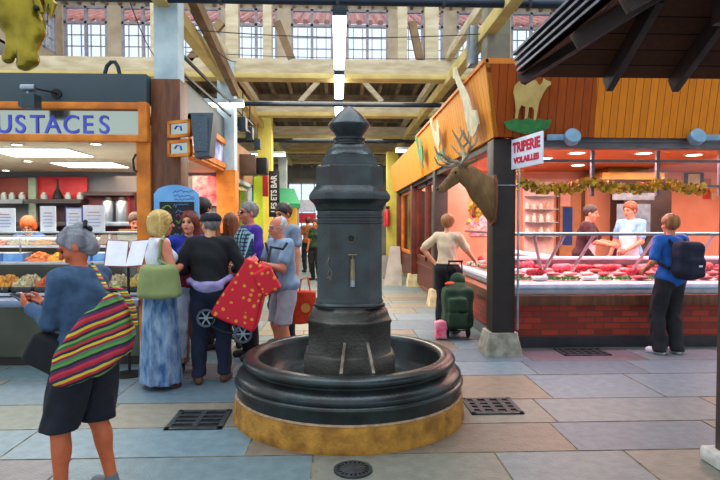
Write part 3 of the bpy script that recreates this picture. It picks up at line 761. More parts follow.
# interior shell
M_salmon = mat('salmon_wall','e8a888',.7,0,'dc9674',2)
M_ceilw = plank_mat('butcher_ceiling','cc7034','a85424',1,.22,.5,'7a3a1c')
b = MB(); b.box((2.0,10.6,0),(8.5,10.7,2.6)); tag(b.build('wall_butcher_back',M_salmon),kind='structure')
b = MB(); b.box((8.5,6.5,0),(8.6,10.7,3.0)); tag(b.build('wall_butcher_right',M_salmon),kind='structure')
b = MB(); b.box((1.97,6.5,2.50),(8.5,10.6,2.55)); tag(b.build('ceiling_butcher',M_ceilw),kind='structure')
b = MB(); b.box((2.1,6.82,.001),(8.5,10.6,.10)); tag(b.build('floor_butcher',mat('butcher_floor','9a8a86',.5)),kind='structure')
cj=0
M_spot = mat('spot_light','fff6e0',.4,0,'fff6e0',emit=12)
M_ring = mat('spot_ring','d8cfc0',.4)
for k,(px,py) in enumerate(((577,151.5),(644,151.5),(694,153),(578,164),(601,160),(545,157))):
    Y = 1.0*560/(224-py)
    p = at(px,py,Y); t = thing('ceiling_spot',['recessed spot lamp in the butcher ceiling behind the first window bar','recessed spot lamp in the butcher ceiling near its middle window bar','recessed spot lamp in the butcher ceiling at the right','second-row spot lamp in the butcher ceiling, left','second-row small spot lamp in the butcher ceiling, next to the left one','leftmost spot lamp in the butcher ceiling beside the sign'][k],'ceiling lamp',(p.x,p.y,2.49))
    b = MB(); b.lathe([(.10,.0),(.13,.0),(.13,.012),(.10,.012)],(0,0,-.004),seg=24,closed=True); b.build('ring',M_ring,t,local=True)
    b = MB(); b.lathe([(.01,0),(.10,0),(.10,.01),(.01,.01)],seg=24); b.build('bulb',M_spot,t,local=True)
# things at the back wall
def flat(name,label,cat,px0,py0,px1,py1,Y,m,th=.04,parts=(),group=None):
    a, c_ = at(px0,py1,Y), at(px1,py0,Y)
    t = thing(name,label,cat,((a.x+c_.x)/2,Y,a.z),group=group)
    b = MB(); b.box((a.x,Y-th,a.z),(c_.x,Y,c_.z),.004); b.build('body' if parts else 'panel',m,t)
    for nm,q0,r0,q1,r1,mm,dy in parts:
        a, c_ = at(q0,r1,Y-th), at(q1,r0,Y-th)
        b = MB(); b.box((a.x,Y-th-dy,a.z),(c_.x,Y-th+.002,c_.z)); b.build(nm,mm,t)
    return t
M_hood = mat('hood_yellow','cf9a3c',.35,.3,'a97a2a',3)
M_ovend = mat('oven_dark','3c3230',.4,.4,'2a2220',4)
t = thing('extractor_hood','brass coloured extractor hood over the oven at the back of the butcher shop','hood',at(622,178,10.1))
b = MB(); a,c_=at(592,181,10.0),at(652,165,10.0); b.poly([(a.x,9.6,a.z),(c_.x,9.6,a.z),(c_.x,9.6,a.z+.12),(a.x,9.6,a.z+.12)]); b.box((a.x,9.62,a.z),(c_.x,10.58,a.z+.12),.01)
b.box((a.x+.25,9.9,a.z+.12),(c_.x-.1,10.58,2.5),.01); b.build('canopy',M_hood,t)
flat('oven','tall dark rotisserie oven behind the butcher in the light blue shirt','oven',609,190,656,300,10.3,M_ovend,.5,
     [('door',616,204,650,236,M_steel,.02),('door',616,238,650,260,M_ovend,.02),('control_panel',612,193,654,200,M_steel,.015)])
t = flat('door_2','','door',556,184,584,262,10.58,M_brownwood,.06,[('door_leaf',559,187,581,262,mat('tan_door','a8764a',.6),.02),('curtain',562,207,572,245,mat('blue_cloth','22417c',.9),.03),('notice',560,193,570,206,mat('pink_paper','d8a090',.8),.025)])
for k in ('label','category'):
    if k in t: del t[k]
t['kind']='structure'
for k,(x0,x1) in enumerate(((656,660),(662,666))):
    flat('pilaster','pale vertical moulding beside the oven, '+('left' if k==0 else 'right')+' of the pair','moulding',x0,172,x1,298,10.58,M_ring,.05)
flat('framed_notice','framed notice with a navy edge on the salmon back wall','picture',684,173,703,193,10.58,mat('navy_frame','26385e',.5),.03,[('sheet',688,174,700,190,mat('notice_paper','e2d6a0',.8),.004)])
for k,(x0,y0,x1,y1,c_,lab) in enumerate(((703,179,711,187,'c06040','small card with a brown picture below the garland end'),(709,184,717,192,'e0b070','small yellowish card right of the picture card'),(703,190,710,199,'c84434','small red card pinned lowest on the back wall'),(711,192,718,200,'d8b890','small beige card pinned lowest on the back wall'))):
    flat('card',lab,'card',x0,y0,x1,y1,10.58,mat('card_%d'%k,c_,.8),.008)
# lit shelves at the left inside
t = thing('wall_rack','white lit rack with goods at the left end inside the butcher shop','rack',at(537,260,10.3))
a,c_=at(524,262,10.4),at(554,182,10.4); b=MB(); b.box((a.x,10.4,a.z),(c_.x,10.5,c_.z)); b.build('back_panel',mat('rack_white','e8c4b8',.5),t)
for py in (196,209,222,236):
    q=at(524,py,10.3); b=MB(); b.box((a.x,10.15,q.z-.015),(c_.x,10.4,q.z),.004); b.build('shelf',M_steel,t)
rr = random.Random(3)
for py in (209,222,236):
    for k in range(4):
        q=at(527+k*7,py,10.28); w=rr.uniform(.035,.05); h=rr.uniform(.08,.17)
        b=MB(); b.lathe([(w,0),(w,h*.7),(w*.6,h*.8),(w*.6,h),(.005,h)],seg=12); o=b.build('jar',mat('jar_%d'%rr.randrange(4),rr.choice(['c8543c','e0b090','8c2c24','e8d8c8']),.4),loc=None)
        o.location=(q.x,10.28,q.z+.001); tag(o,ordn(k)+' small jar from the left on the '+{209:'top',222:'middle',236:'bottom'}[py]+' shelf of the lit rack','jar','jars on the lit rack')
# window bars: front glazing
tb = bpy.data.objects.new('window_20',None); C.objects.link(tb); tb.location=(5,6.55,1.5); tag(tb,kind='structure')
b=MB()
for px in (592,657,719.5): q=at(px,190,6.55); b.box((q.x-.018,6.53,1.83),(q.x+.018,6.57,2.37))
zb=at(600,161,6.55).z; b.box((2.0,6.535,zb-.015),(8.5,6.565,zb+.015)); zb2=at(600,186,6.55).z; b.box((2.0,6.535,zb2-.012),(8.5,6.565,zb2+.012))
b.build('window_frame',mat('grey_frame','6a6a70',.4,.4),tb)
b=MB(); b.box((2.02,6.548,zb2),(8.5,6.552,2.37)); b.build('window_pane',M_glass,tb)
# garland
b = MB(); rr = random.Random(5)
M_leafs=[mat('leaf_%d'%i,c_,.6,0,None,20) for i,c_ in enumerate(['d9a621','c88a1a','e8c23c','8c7a24'])]
pts=[]
for i in range(420):
    u=i/420; px=520+u*186; py=183+6*abs(math.sin(u*PI*2.6))+rr.uniform(-5,5)
    q=at(px,py,6.46+rr.uniform(-.03,.03)); b.mi=rr.randrange(4)
    E=Euler((rr.uniform(0,6),rr.uniform(0,6),rr.uniform(0,6))).to_matrix().to_4x4(); s_=rr.uniform(.022,.042)
    b.prism([(0,-s_),(s_*.8,-s_*.3),(s_*.7,s_*.4),(0,s_),(-s_*.7,s_*.4),(-s_*.8,-s_*.3)],.003,Matrix.Translation(q)@E)
b.mi=3; b.tube([at(520+186*i/40,183+6*abs(math.sin(i/40*PI*2.6)),6.46) for i in range(41)],.006,6)
tag(b.build('leaf_garland',M_leafs,loc=at(612,186,6.46),sharp=None),'garland of yellow autumn leaves strung across the butcher window','garland',None,'stuff')
for (px,py,Y,n,sx,sy,lab) in ((452,203,7.6,170,.15,.13,'bunch of yellow leaves hanging inside the side window under the stag head'),(480,178,7.1,170,.2,.10,'bunch of yellow leaves in the side window behind the stag antlers')):
    b=MB(); q=at(px,py,Y)
    for i in range(n):
        b.mi=rr.randrange(4); E=Euler((rr.uniform(0,6),rr.uniform(0,6),rr.uniform(0,6))).to_matrix().to_4x4(); s_=rr.uniform(.025,.045)
        b.prism([(0,-s_),(s_*.8,-s_*.3),(s_*.7,s_*.4),(0,s_),(-s_*.7,s_*.4),(-s_*.8,-s_*.3)],.003,Matrix.Translation(q+Vector((.35+rr.gauss(0,.05),rr.gauss(0,sx),rr.gauss(0,sy))))@E)
    b.tube([q+Vector((.35,0,.1)),(q.x+.35,Y,2.49)],.005,5)
    tag(b.build('leaf_bunch',M_leafs,loc=q+Vector((.35,0,0)),sharp=None),lab,'leaf decoration',None,'stuff')
# display cases
M_case = mat('case_white','d5dde6',.3,0,'bcc8d6')
M_caseb = mat('case_band','8fa6bc',.3,.3,'7c93a8')
M_shelfw = mat('case_shelf','e6e4ea',.35)
def meat_case(label, L, M):
    "case along local x 0..L; local y 0 = customer side, depth .95"
    t = thing('display_case',label,'display case',M.translation)
    prof=[(.02,.64),(.0,.67),(-.01,.72),(.0,.76),(.03,.785),(.06,.79),(.06,.76),(.20,.64)]
    b=MB(); a=[M@Vector((0,y,z)) for y,z in prof]; c_=[M@Vector((L,y,z)) for y,z in prof]
    va=b._v(a); vb=b._v(c_); b.bm.faces.new(va); b.bm.faces.new(vb[::-1])
    for i in range(len(va)): 
        f=b.bm.faces.new([va[i],va[(i+1)%len(va)],vb[(i+1)%len(va)],vb[i]]); f.smooth=True
    b.build('front_panel',M_case,t)
    b=MB(); b.box((0,-.016,.695),(L,.0,.725),.004,M); b.build('trim_band',M_caseb,t)
    b=MB(); b.poly([M@Vector(v) for v in ((0,.06,.77),(L,.06,.77),(L,.80,.92),(0,.80,.92))]); b.box((0,.80,.30),(L,.90,1.02),.0,M); b.box((0,.1,.14),(L,.8,.60),0,M); b.build('deck',mat('deck_pink','d4b4b8',.4),t)
    b=MB(); b.box((0,.66,1.02),(L,.96,1.05),.005,M); b.build('rear_shelf',M_shelfw,t)
    b=MB(); b.tube([M@Vector((0,.12,1.375)),M@Vector((L,.12,1.375))],.022,10); b.build('rail',M_steel,t)
    b=MB(); b.poly([M@Vector(v) for v in ((0,.03,.79),(L,.03,.79),(L,.12,1.36),(0,.12,1.36))]); b.build('front_glass',M_glass,t)
    b=MB(); b.box((0,.12,1.355),(L,.50,1.361),0,M); b.build('top_glass',M_glass,t)
    return t
Mfr = Matrix.Translation((2.14,6.72,0))
case = meat_case('long white glass-topped meat case at the front of the butcher shop',6.3,Mfr)
for k,px in enumerate((545,574,635,692)):
    q=at(px,250,7.0); b=MB()
    for d in ((-1,1) if k==0 else (1,)):
        b.bar((q.x+d*.19,6.86,1.36),(q.x,7.10,.86),.035,.03)
    b.build('glass_support',mat('support_paint','b8a4ac',.4,.2),case)
Msd = Matrix.Translation((2.13,9.8,0)) @ Matrix.Rotation(-PI/2,4,'Z')
case2 = meat_case('white meat case along the aisle side beside the woman in the cream top',2.02,Msd)
# price of place: meat goods, each its own object
M_meat=[mat('meat_%d'%i,c_,.35,0,c2,14) for i,(c_,c2) in enumerate([('c8283c','8c1826'),('e0707c','c84458'),('b02a20','7c1814'),('eeb0a8','d87878'),('d8a890','b07058'),('9c1c30','5c0c18')])]
M_sausage=mat('sausage','b8442c',.4,0,'94301c',20); M_pack=mat('white_wrap','eef0f4',.4); M_herb=mat('herb_green','4c9a34',.6,0,'2e7424',15); M_traywhite=mat('tray_white','f0eef2',.35)
protos={}
def tray_of(kind):
    t=thing('meat_tray','x','tray',(0,0,0)); b=MB(); b.box((-.13,-.1,0),(.13,.1,.012),.004)
    b.box((-.13,-.1,.01),(-.12,.1,.03)); b.box((.12,-.1,.01),(.13,.1,.03)); b.box((-.13,-.1,.01),(.13,-.09,.03)); b.box((-.13,.09,.01),(.13,.1,.03)); b.build('tray',M_traywhite,t,local=True); return t
def steak(i):
    s_=SDF(.007,.012); r_=random.Random(i)
    s_.ell((0,0,.022),(.065,.045,.018)); s_.ell((r_.uniform(-.03,.03),.02,.024),(.045,.035,.018)); s_.ell((.045,-.01,.02),(.035,.03,.014))
    return s_.build('meat_cut',M_meat[i%6])
def roast(i):
    s_=SDF(.008,.02); s_.cap((-.06,0,.042),(.06,.005,.045),.038,.042)
    for q in (-.04,0,.04): s_.fn((q-.01,-.08,-.02),(q+.01,.08,.12),lambda X,Y,Z,q=q: np.abs(X-q)-.002+0*Y+0*Z,k=.006,neg=True)
    return s_.build('meat_roast',M_meat[i%6])
def saus(i):
    b=MB()
    for k in range(4): b.tube([(-.06+.01*k,-.04+.028*k,.016),(-.02,-.045+.028*k,.018),(.03,-.04+.028*k,.018),(.06,-.03+.028*k,.016)],[.010,.015,.015,.010],8)
    return b.build('sausage_bunch',M_sausage)
def pack(i):
    b=MB(); b.box((-.07,-.045,0),(.07,.045,.035),.012); return b.build('meat_pack',M_pack)
def herb(i):
    b=MB(); r_=random.Random(i)
    for k in range(60):
        a=r_.uniform(0,6.28); q=Vector((r_.uniform(-.09,.09),r_.uniform(-.02,.02),r_.uniform(.008,.03))); E=Euler((r_.uniform(0,6),r_.uniform(0,6),a)).to_matrix().to_4x4()
        b.prism([(0,-.016),(.01,0),(0,.016),(-.01,0)],.002,Matrix.Translation(q)@E)
    return b.build('herb_sprig',M_herb,sharp=None)
pl=[('steak',steak,'slab of red meat'),('roast',roast,'tied meat roast'),('sausage',saus,'bunch of sausages'),('pack',pack,'white wrapped packet'),('herb',herb,'green herb sprig'),('steak2',lambda i:steak(1),'pink meat slice'),('steak3',lambda i:steak(3),'pale pink cutlet'),('roast2',lambda i:roast(0),'dark red joint')]
made={}
rr=random.Random(21)
rowname=['front','second','third','back']
def put(kind,pos,rz,label,group,tilt=0):
    nm,fn_,de=pl[kind]
    if kind not in made: o=fn_(kind); made[kind]=o
    else: o=made[kind].copy(); C.objects.link(o)
    o.location=pos; o.rotation_euler=(tilt,0,rz); s_=rr.uniform(1.15,1.4); o.scale=(s_,s_,s_); tag(o,label,de.split()[-1] if kind!=3 else 'packet',group); return o
plural={0:'slabs of red meat',1:'tied meat roasts',2:'bunches of sausages',3:'white wrapped packets',4:'green herb sprigs',5:'pink meat slices',6:'pale pink cutlets',7:'dark red joints'}
def fill_case(M,L,rot,where,n):
    ref='from the left' if rot==0 else 'from the far end'
    for row in range(4):
        yl=.17+.175*row; zl=.77+(yl-.06)*(.15/.74)+.002; cnt={}
        x=.16
        while x<L-.12:
            kind=rr.choices(range(8),[4,3,2,2,0,4,3,3])[0] if row else rr.choice([4,4,0,3,5])
            p=M@Vector((x,yl+rr.uniform(-.01,.01),zl+.004))
            i=cnt.get(kind,0); cnt[kind]=i+1
            put(kind,p,rot+rr.uniform(-.3,.3),ordn(i)+' '+pl[kind][2]+' '+ref+', '+rowname[row]+' row of the '+where,plural[kind]+' in the '+where)
            x+=rr.uniform(.19,.23)
fill_case(Mfr,4.9,0,'front case',0)
fill_case(Msd,1.95,-PI/2,'side case',0)
# hams and sausages hanging behind the side counter
t=thing('hanging_rail','steel rail for hams behind the side counter of the butcher shop','rail',(2.5,9.2,2.3))
b=MB(); b.tube([(2.5,8.6,2.3),(2.5,10.4,2.3)],.015,8); b.tube([(2.5,8.7,2.3),(2.5,8.7,2.5)],.012,6); b.tube([(2.5,10.2,2.3),(2.5,10.2,2.5)],.012,6); b.build('rail_bar',M_steel,t)
hm_=None
for k in range(6):
    y_=8.7+.29*k
    if hm_ is None:
        s=SDF(.012,.05); s.ell((0,0,-.50),(.10,.085,.16)); s.cap((0,0,-.40),(0,0,-.22),.06,.03); hm_=s.build('ham',M_meat[0]); o=hm_
        b=MB(); b.tube([(0,0,-.24),(0,0,.0)],.006,6); b.build('string',M_steel,o,local=True)
    else: o=dup(hm_)
    o.location=(2.5,y_,2.29); o.rotation_euler=(0,0,k*1.3); o.scale=(1,1,.85+.1*(k%3)); tag(o,ordn(k)+' ham from the near end hanging on the rail behind the side counter','ham','hams on the rail')
flat('poster_board','pink and white board of price posters at the back beside the side counter','poster board',470,196,500,236,10.595,mat('poster_pink','d8607c',.7,0,'f0d0d0',16),.03)
# side of the shop farther along: framed doors and windows
def side_frame(y0,y1,z0,z1,m,w=.07):
    b=MB(); b.box((1.86,y0,z0),(1.94,y0+w,z1)); b.box((1.86,y1-w,z0),(1.94,y1,z1)); b.box((1.86,y0,z1-w),(1.94,y1,z1)); b.box((1.86,y0,z0),(1.94,y1,z0+w)); return b
for n,(y0,y1,m_) in enumerate(((10.4,11.7,'red_wood'),(11.8,13.2,'red_wood'),(13.6,16.4,'orange_wood'))):
    o=side_frame(y0,y1,.72,2.38,MATS[m_]).build('door_%d'%(n+3) if n==0 else 'window_%d'%(30+n),MATS[m_],loc=(1.9,(y0+y1)/2,.72)); tag(o,kind='structure')
    b=MB(); b.box((1.90,y0+.05,.78),(1.905,y1-.05,2.32)); b.build('pane',M_glass,o)
b=MB(); b.box((1.88,9.9,.12),(2.0,16.7,.72)); b.box((1.86,9.9,.55),(2.02,16.7,.60)); tag(b.build('wall_right_side',M_redwood),kind='structure')
b=MB(); b.box((3.6,10.7,0),(3.7,16.8,3.0)); b.box((1.9,16.7,0),(6.2,16.8,3.0)); tag(b.build('wall_side_shop',mat('dim_red','6c3428',.8)),kind='structure')
b=MB(); b.box((1.99,10.7,2.56),(3.7,16.7,2.6)); tag(b.build('ceiling_side_shop',M_ceilw),kind='structure')
# pavilion roof at the upper right, with its post
t = thing('pavilion_roof','dark hipped roof of a kiosk with layered slate edge and heavy rafters, seen from below','roof',(3.6,2.2,2.63))
x0,x1,y0,y1,ze=1.42,6.6,-1.2,4.4,2.66
zt=ze+1.35; ix=2.3
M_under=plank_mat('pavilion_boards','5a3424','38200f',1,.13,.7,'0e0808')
c4=[(x0,y0),(x1,y0),(x1,y1),(x0,y1)]; d4=[(x0+ix,y0+ix),(x1-ix,y0+ix),(x1-ix,y1-ix),(x0+ix,y1-ix)]
b=MB()
for i in range(4):
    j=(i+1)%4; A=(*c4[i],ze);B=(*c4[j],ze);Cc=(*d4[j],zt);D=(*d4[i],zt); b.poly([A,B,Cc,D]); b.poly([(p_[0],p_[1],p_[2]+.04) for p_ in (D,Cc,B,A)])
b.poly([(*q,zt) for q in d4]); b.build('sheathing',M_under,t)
M_slate=mat('slate','7c7a84',.5,0,'5a5660',9)
for k in range(4):
    e=.008+.010*k; z=ze+.045+.044*k; b=MB(); ixx=ix+e
    for i in range(4):
        j=(i+1)%4
        sx=[-1,1,1,-1]; sy=[-1,-1,1,1]
        O=lambda q,g,dz:(c4[q][0]+sx[q]*g,c4[q][1]+sy[q]*g,z+dz)
        g0,g1=e,e-.35; s_=1.35/2.3
        A,B=O(i,g0,0),O(j,g0,0); Cc,D=O(j,g1,.35*s_),O(i,g1,.35*s_)
        b.poly([A,B,Cc,D]); b.poly([(p_[0],p_[1],p_[2]+.018) for p_ in (D,Cc,B,A)]); b.poly([A,(A[0],A[1],A[2]+.018),(B[0],B[1],B[2]+.018),B])
    b.build('slate_course',M_slate,t)
M_raft=mat('pavilion_rafter','3c2a26',.6,0,'281a18',5)
s_=1.35/2.3
for x in (2.13,2.66,3.2,3.75,4.3):
    l=min(x-x0,x1-x,ix); b=MB(); b.bar((x,y1-.02,ze-.065),(x,y1-l,ze-.065+l*s_),.055,.13,.005); b.build('rafter',M_raft,t)
for y in (3.38,2.80,2.2,1.6,1.0,.4):
    l=min(y-y0,y1-y,ix); b=MB(); b.bar((x0+.02,y,ze-.055),(x0+l,y,ze-.055+l*s_),.05,.10,.005); b.build('rafter',M_raft,t)
b=MB(); b.bar((x0+.02,y1-.02,ze-.03),(x0+ix,y1-ix,zt-.04),.07,.08); b.build('hip_rafter',M_raft,t)
b=MB(); b.box((2.3,3.2,2.72),(5.8,3.4,2.9)); b.box((2.37,-.2,2.72),(2.57,3.2,2.9)); b.build('wall_plate',M_raft,t)
t=thing('post','dark kiosk post on a white stone foot at the right edge','post',(2.47,3.3,0))
b=MB(); b.box((2.37,3.20,.08),(2.57,3.40,2.72),.01); b.build('shaft',mat('post_brown','4a3530',.5,0,'32221f',4),t)
b=MB(); b.box((2.31,3.14,0),(2.63,3.46,.09),.02); b.build('stone_foot',mat('white_stone','d8d8d2',.9,0,'b5b5ae',12),t)
# ================================================================== seafood shop on the left
t = thing('sign_band','dark blue-grey metal band above the left shop, running round its corner','fascia',(-4,5.9,2.74))
M_band=mat('band_paint','33454f',.5,.2,'3c4a50',2)
b=MB(); b.box((-6.4,5.80,2.73),(-1.94,5.98,3.02),.006); b.build('front_panel',M_band,t)
b=MB(); slab(b,[(-1.80,6.25,2.82),(-1.80,6.25,3.18),(-1.80,9.95,3.18),(-1.80,9.95,2.82)],(-1,0,0),.06); b.build('side_panel',M_band,t)
t = thing('shop_sign','wood-framed mirrored sign with blue capital letters above the left counter','sign',(-4,5.85,2.34))
b=MB(); z0,z1=2.335,2.73
b.box((-6.4,5.78,z0),(-2.0,5.88,z0+.07),.01); b.box((-6.4,5.78,z1-.07),(-2.0,5.88,z1),.01); b.box((-2.02,5.775,z0-.004),(-1.93,5.885,z1+.004),.01); b.build('frame',M_orangewood,t)
b=MB(); b.box((-6.4,5.84,z0+.07),(-2.02,5.86,z1-.07)); b.build('mirror_panel',mat('mirror','a8b0a2',.12,.9,'a8b0a2'),t)
M_bl=mat('blue_letters','3a40c0',.4,0,'4c5ad0')
pU=at(4,126,5.83); pS=at(102,126,5.83)
xs=[-28,-12,3.6,20,37,52.5,71,87.5,104]
for ch,k in zip('CRUSTACES',xs):
    text('letter',ch,M_bl,frame((at(k,126,5.83).x,5.835,pU.z+.012),(1,0,0),(0,0,1)),.262,t,.006,.92,.002)
# interior shell
b=MB(); b.box((-6.4,9.5,0),(-1.75,9.6,2.6)); tag(b.build('wall_shop_back',mat('grey_blue_wall','6c7076',.7,0,'5c6066',2)),kind='structure')
b=MB(); b.box((-6.45,5.9,0),(-6.4,9.6,2.8)); tag(b.build('wall_shop_left',M_plaster),kind='structure')
b=MB(); b.box((-6.4,5.98,2.36),(-1.84,9.5,2.40)); tag(b.build('ceiling_shop',mat('cream_ceiling','d8c9ac',.6,0,'c8b794',2)),kind='structure')
M_lpanel=mat('light_panel','ffffff',.4,0,'ffffff',emit=6)
for k,(x0,x1,y0,y1,lab) in enumerate(((-4.05,-3.1,6.55,7.25,'large square light panel in the left shop ceiling, nearer one'),(-4.0,-3.15,8.0,8.6,'light panel in the left shop ceiling, farther one'))):
    o=thing('light_panel',lab,'ceiling lamp',((x0+x1)/2,(y0+y1)/2,2.35))
    b=MB(); b.box((x0-.03,y0-.03,2.352),(x1+.03,y1+.03,2.36)); b.build('frame',M_white,o); b=MB(); b.box((x0,y0,2.346),(x1,y1,2.353)); b.build('diffuser',M_lpanel,o)
for k,(px,py) in enumerate(((28,163),(96,146),(6,172),(130,176.5),(104,177),(17,147))):
    Y=.85*560/(224-py); p=at(px,py,Y); t=thing('ceiling_spot',['recessed spot in the left shop ceiling, left of the light panels','recessed spot in the left shop ceiling just behind the sign','recessed spot at the far left of the left shop ceiling','recessed spot in the left shop ceiling at its back right corner','small recessed spot at the back of the left shop ceiling','recessed spot in the left shop ceiling close behind the sign, leftmost'][k],'ceiling lamp',(p.x,p.y,2.35))
    b=MB(); b.lathe([(.05,-.003),(.07,-.003),(.07,.01),(.05,.01)],seg=20,closed=True); b.build('ring',M_ring,t,local=True)
    b=MB(); b.lathe([(.005,0),(.05,0),(.05,.008),(.005,.008)],seg=20); b.build('bulb',M_spot,t,local=True)
# back cabinets
M_redp=mat('red_panel','c41f26',.5,0,'b0181f'); M_redd=mat('red_brown_panel','7c3024',.6)
t=flat('wall_cabinet','bright red wall cabinet with a dark shelf at the back of the left shop','cabinet',40,177,88,203,9.45,M_redp,.05,[('shelf',40,200,90,204,M_darkwood,.34)])
t=flat('wall_cabinet','dull red-brown wall cabinet at the far left behind a glass panel','cabinet',0,178,31,201,9.45,M_redd,.05,[('shelf',-10,200,32,204,M_steel,.28)])
t=flat('shelf_unit','dark open shelf unit with red back below the grey wall','shelf unit',88,192,137,262,9.45,mat('dark_red_shelf','5a0f1a',.6),.10,[('shelf',88,193,137,196,M_darkwood,.2),('side_panel',127,193,130,262,mat('bright_red','d0202a',.5),.02)])
t=flat('wall_post','pale vertical post between the two red wall cabinets','post',32,178,38,262,9.4,mat('sage_paint','8c9a84',.6),.08)
flat('lower_cabinet','dark lower cabinet with bottles along the back wall of the left shop','cabinet',40,206,88,262,9.45,mat('plum_dark','3a1424',.6),.08)
rr=random.Random(9)
M_gl2=mat('jar_grey','aab2ac',.2,.2)
for k,px in enumerate((4,12,22,44,68,80)):
    q=at(px,200,9.25); b=MB(); b.lathe([(.045,0),(.05,.02),(.05,.08),(.03,.1),(.03,.12),(.005,.12)],seg=16); o=b.build('glass_jar',M_gl2); o.location=(q.x,9.25,q.z+.002); tag(o,['small grey jar, leftmost on the red-brown cabinet shelf','small grey jar, middle one on the red-brown cabinet shelf','small grey jar, rightmost on the red-brown cabinet shelf','small grey jar left of the black carafe on the red cabinet shelf','small grey jar just right of the black carafe','small grey jar at the right end of the red cabinet shelf'][k],'jar','jars on the wall cabinet shelves')
q=at(56,200,9.2); b=MB(); b.lathe([(.10,0),(.11,.03),(.07,.12),(.03,.18),(.02,.26),(.02,.34),(.005,.34)],seg=20); o=b.build('black_carafe',M_black); o.location=(q.x,9.26,q.z+.004); o.scale=(.75,.75,1); tag(o,'black bell-shaped bottle on the shelf in front of the red cabinet','bottle')
for k,px in enumerate((104.5,118.5)):
    q=at(px,222,9.0); t=thing('steel_urn','tall steel drink urn on the dark shelf unit, '+('left' if k==0 else 'right')+' one of the two','urn',(q.x,9.15,at(0,222,9.15).z))
    b=MB(); b.lathe([(.09,0),(.095,.02),(.095,.30),(.08,.34)],seg=28); b.build('body',M_steel,t,local=True)
    b=MB(); b.lathe([(.085,.34),(.06,.39),(.02,.40),(.005,.41)],seg=28); b.build('lid',M_black,t,local=True)
flat('worktop','back worktop of the left shop under the urns','worktop',86,222,150,226,9.35,M_steel,.45)
for k in range(5):
    px=(47,63,70,77,93)[k]; q=at(px,226,9.1); b=MB(); h=.2+.06*(k%2); b.lathe([(.04,0),(.042,.01),(.042,h*.6),(.018,h*.75),(.015,h),(.004,h)],seg=14); o=b.build('bottle',mat('bottle_dark%d'%(k%2),['1f3a5c','2c1a1a'][k%2],.2)); o.location=(q.x,9.25,at(0,222,9.25).z); tag(o,ordn(k)+' dark bottle from the left on the back worktop of the left shop','bottle','bottles on the back worktop')
flat('worktop','long back counter under the red cabinets of the left shop','worktop',-20,222,86,226,9.35,M_darkwood,.45)
# display counter
M_ctr=mat('counter_olive','5e6052',.25,.4,'4a4c40',2)
XL_,XR=-6.3,-2.06
t=thing('display_counter','long seafood counter with metal ledge and stepped glass display at the left','counter',(-4.2,6.3,0))
b=MB(); b.box((XL_,6.0,.10),(XR,6.10,.66)); b.box((XL_,6.9,.10),(XR,7.3,1.3)); b.build('front_panel',M_ctr,t)
b=MB(); b.box((XL_,6.05,0),(XR,7.3,.10)); b.build('plinth',M_darkwood,t)
b=MB(); b.box((XL_,5.84,.645),(XR,6.12,.72),.012); b.build('ledge',mat('ledge_metal','8894a8',.3,.6,'76839a'),t)
for k,(y0,y1,z) in enumerate(((6.10,6.50,.76),(6.46,6.80,1.07),(6.74,7.05,1.25),(7.0,7.3,1.33))):
    b=MB(); b.box((XL_,y0,z-.03),(XR,y1,z),.004); b.build('shelf',mat('shelf_lilac','c6cadb',.35),t)
b=MB(); b.box((XL_,6.52,1.395),(XR,6.95,1.41)); b.build('top_glass',mat('glass_top','c9d6d6',.15,.1,'bccccc'),t)
for x in (-5.6,-4.6,-3.62,-2.62,-2.08):
    b=MB(); b.tube([(x,6.53,1.08),(x,6.53,1.40)],.009,6); b.build('glass_support',M_steel,t)
b=MB(); b.poly([(XL_,6.10,.80),(XR,6.10,.80),(XR,6.50,1.40),(XL_,6.50,1.40)]); b.build('front_glass',M_glass,t)
b=MB(); b.box((XR-.02,6.08,.10),(XR,7.3,1.2)); b.build('end_panel',M_ctr,t)
for n,c_ in enumerate(('f0dc40','f4b428','8cb030','f07a24','e0d4a4','cc3c24')): mat('salad_%d'%n,c_,.5,0,['a89028','c0802c','5e8030','b8501c','9c9270','e0a040'][n],30)
def heap(m,w,d,h,seed):
    b=MB(); r_=random.Random(seed)
    for k in range(70):
        u,v=r_.uniform(-1,1),r_.uniform(-1,1); z=h*(1-.7*max(abs(u),abs(v))**2)
        E=Euler((r_.uniform(0,3),r_.uniform(0,3),r_.uniform(0,3))).to_matrix().to_4x4(); s_=r_.uniform(.012,.024)
        b.box((-s_,-s_*.7,-s_*.5),(s_,s_*.7,s_*.5),0,Matrix.Translation((u*w/2,v*d/2,z))@E)
    b.box((-w/2,-d/2,0),(w/2,d/2,h*.4)); return b.build('salad_heap',m,sharp=None)
M_blacktray=mat('tray_black','1c2024',.4); M_bluebox=mat('tub_blue','6ea4d8',.3,0,'4c84c8')
names=['yellow corn','orange-yellow','green leafy','orange','beige','red']
def tray(w,d,h,m,nm,label,loc,group):
    t=thing(nm,label,'tray',loc,group=group); b=MB(); b.box((-w/2,-d/2,0),(w/2,d/2,.01)); 
    for s_ in (-1,1): b.box((s_*w/2,-d/2,0),(s_*(w/2-.01),d/2,h)); b.box((-w/2,s_*d/2,0),(w/2,s_*(d/2-.01),h))
    b.build('tray',m,t,local=True); return t
heaps=[heap(MATS['salad_%d'%i],.19,.30,.09,i) for i in range(6)]; usedh=set()
def addheap(i,loc,lab,grp,sc=(1,1,1),tilt=0):
    o=heaps[i]
    if i in usedh: o=o.copy(); C.objects.link(o)
    usedh.add(i); o.location=loc; o.scale=sc; o.rotation_euler=(tilt,0,0); tag(o,lab,'food',grp,'stuff')
x=-2.2; k=0; rr=random.Random(4)
tr0=None
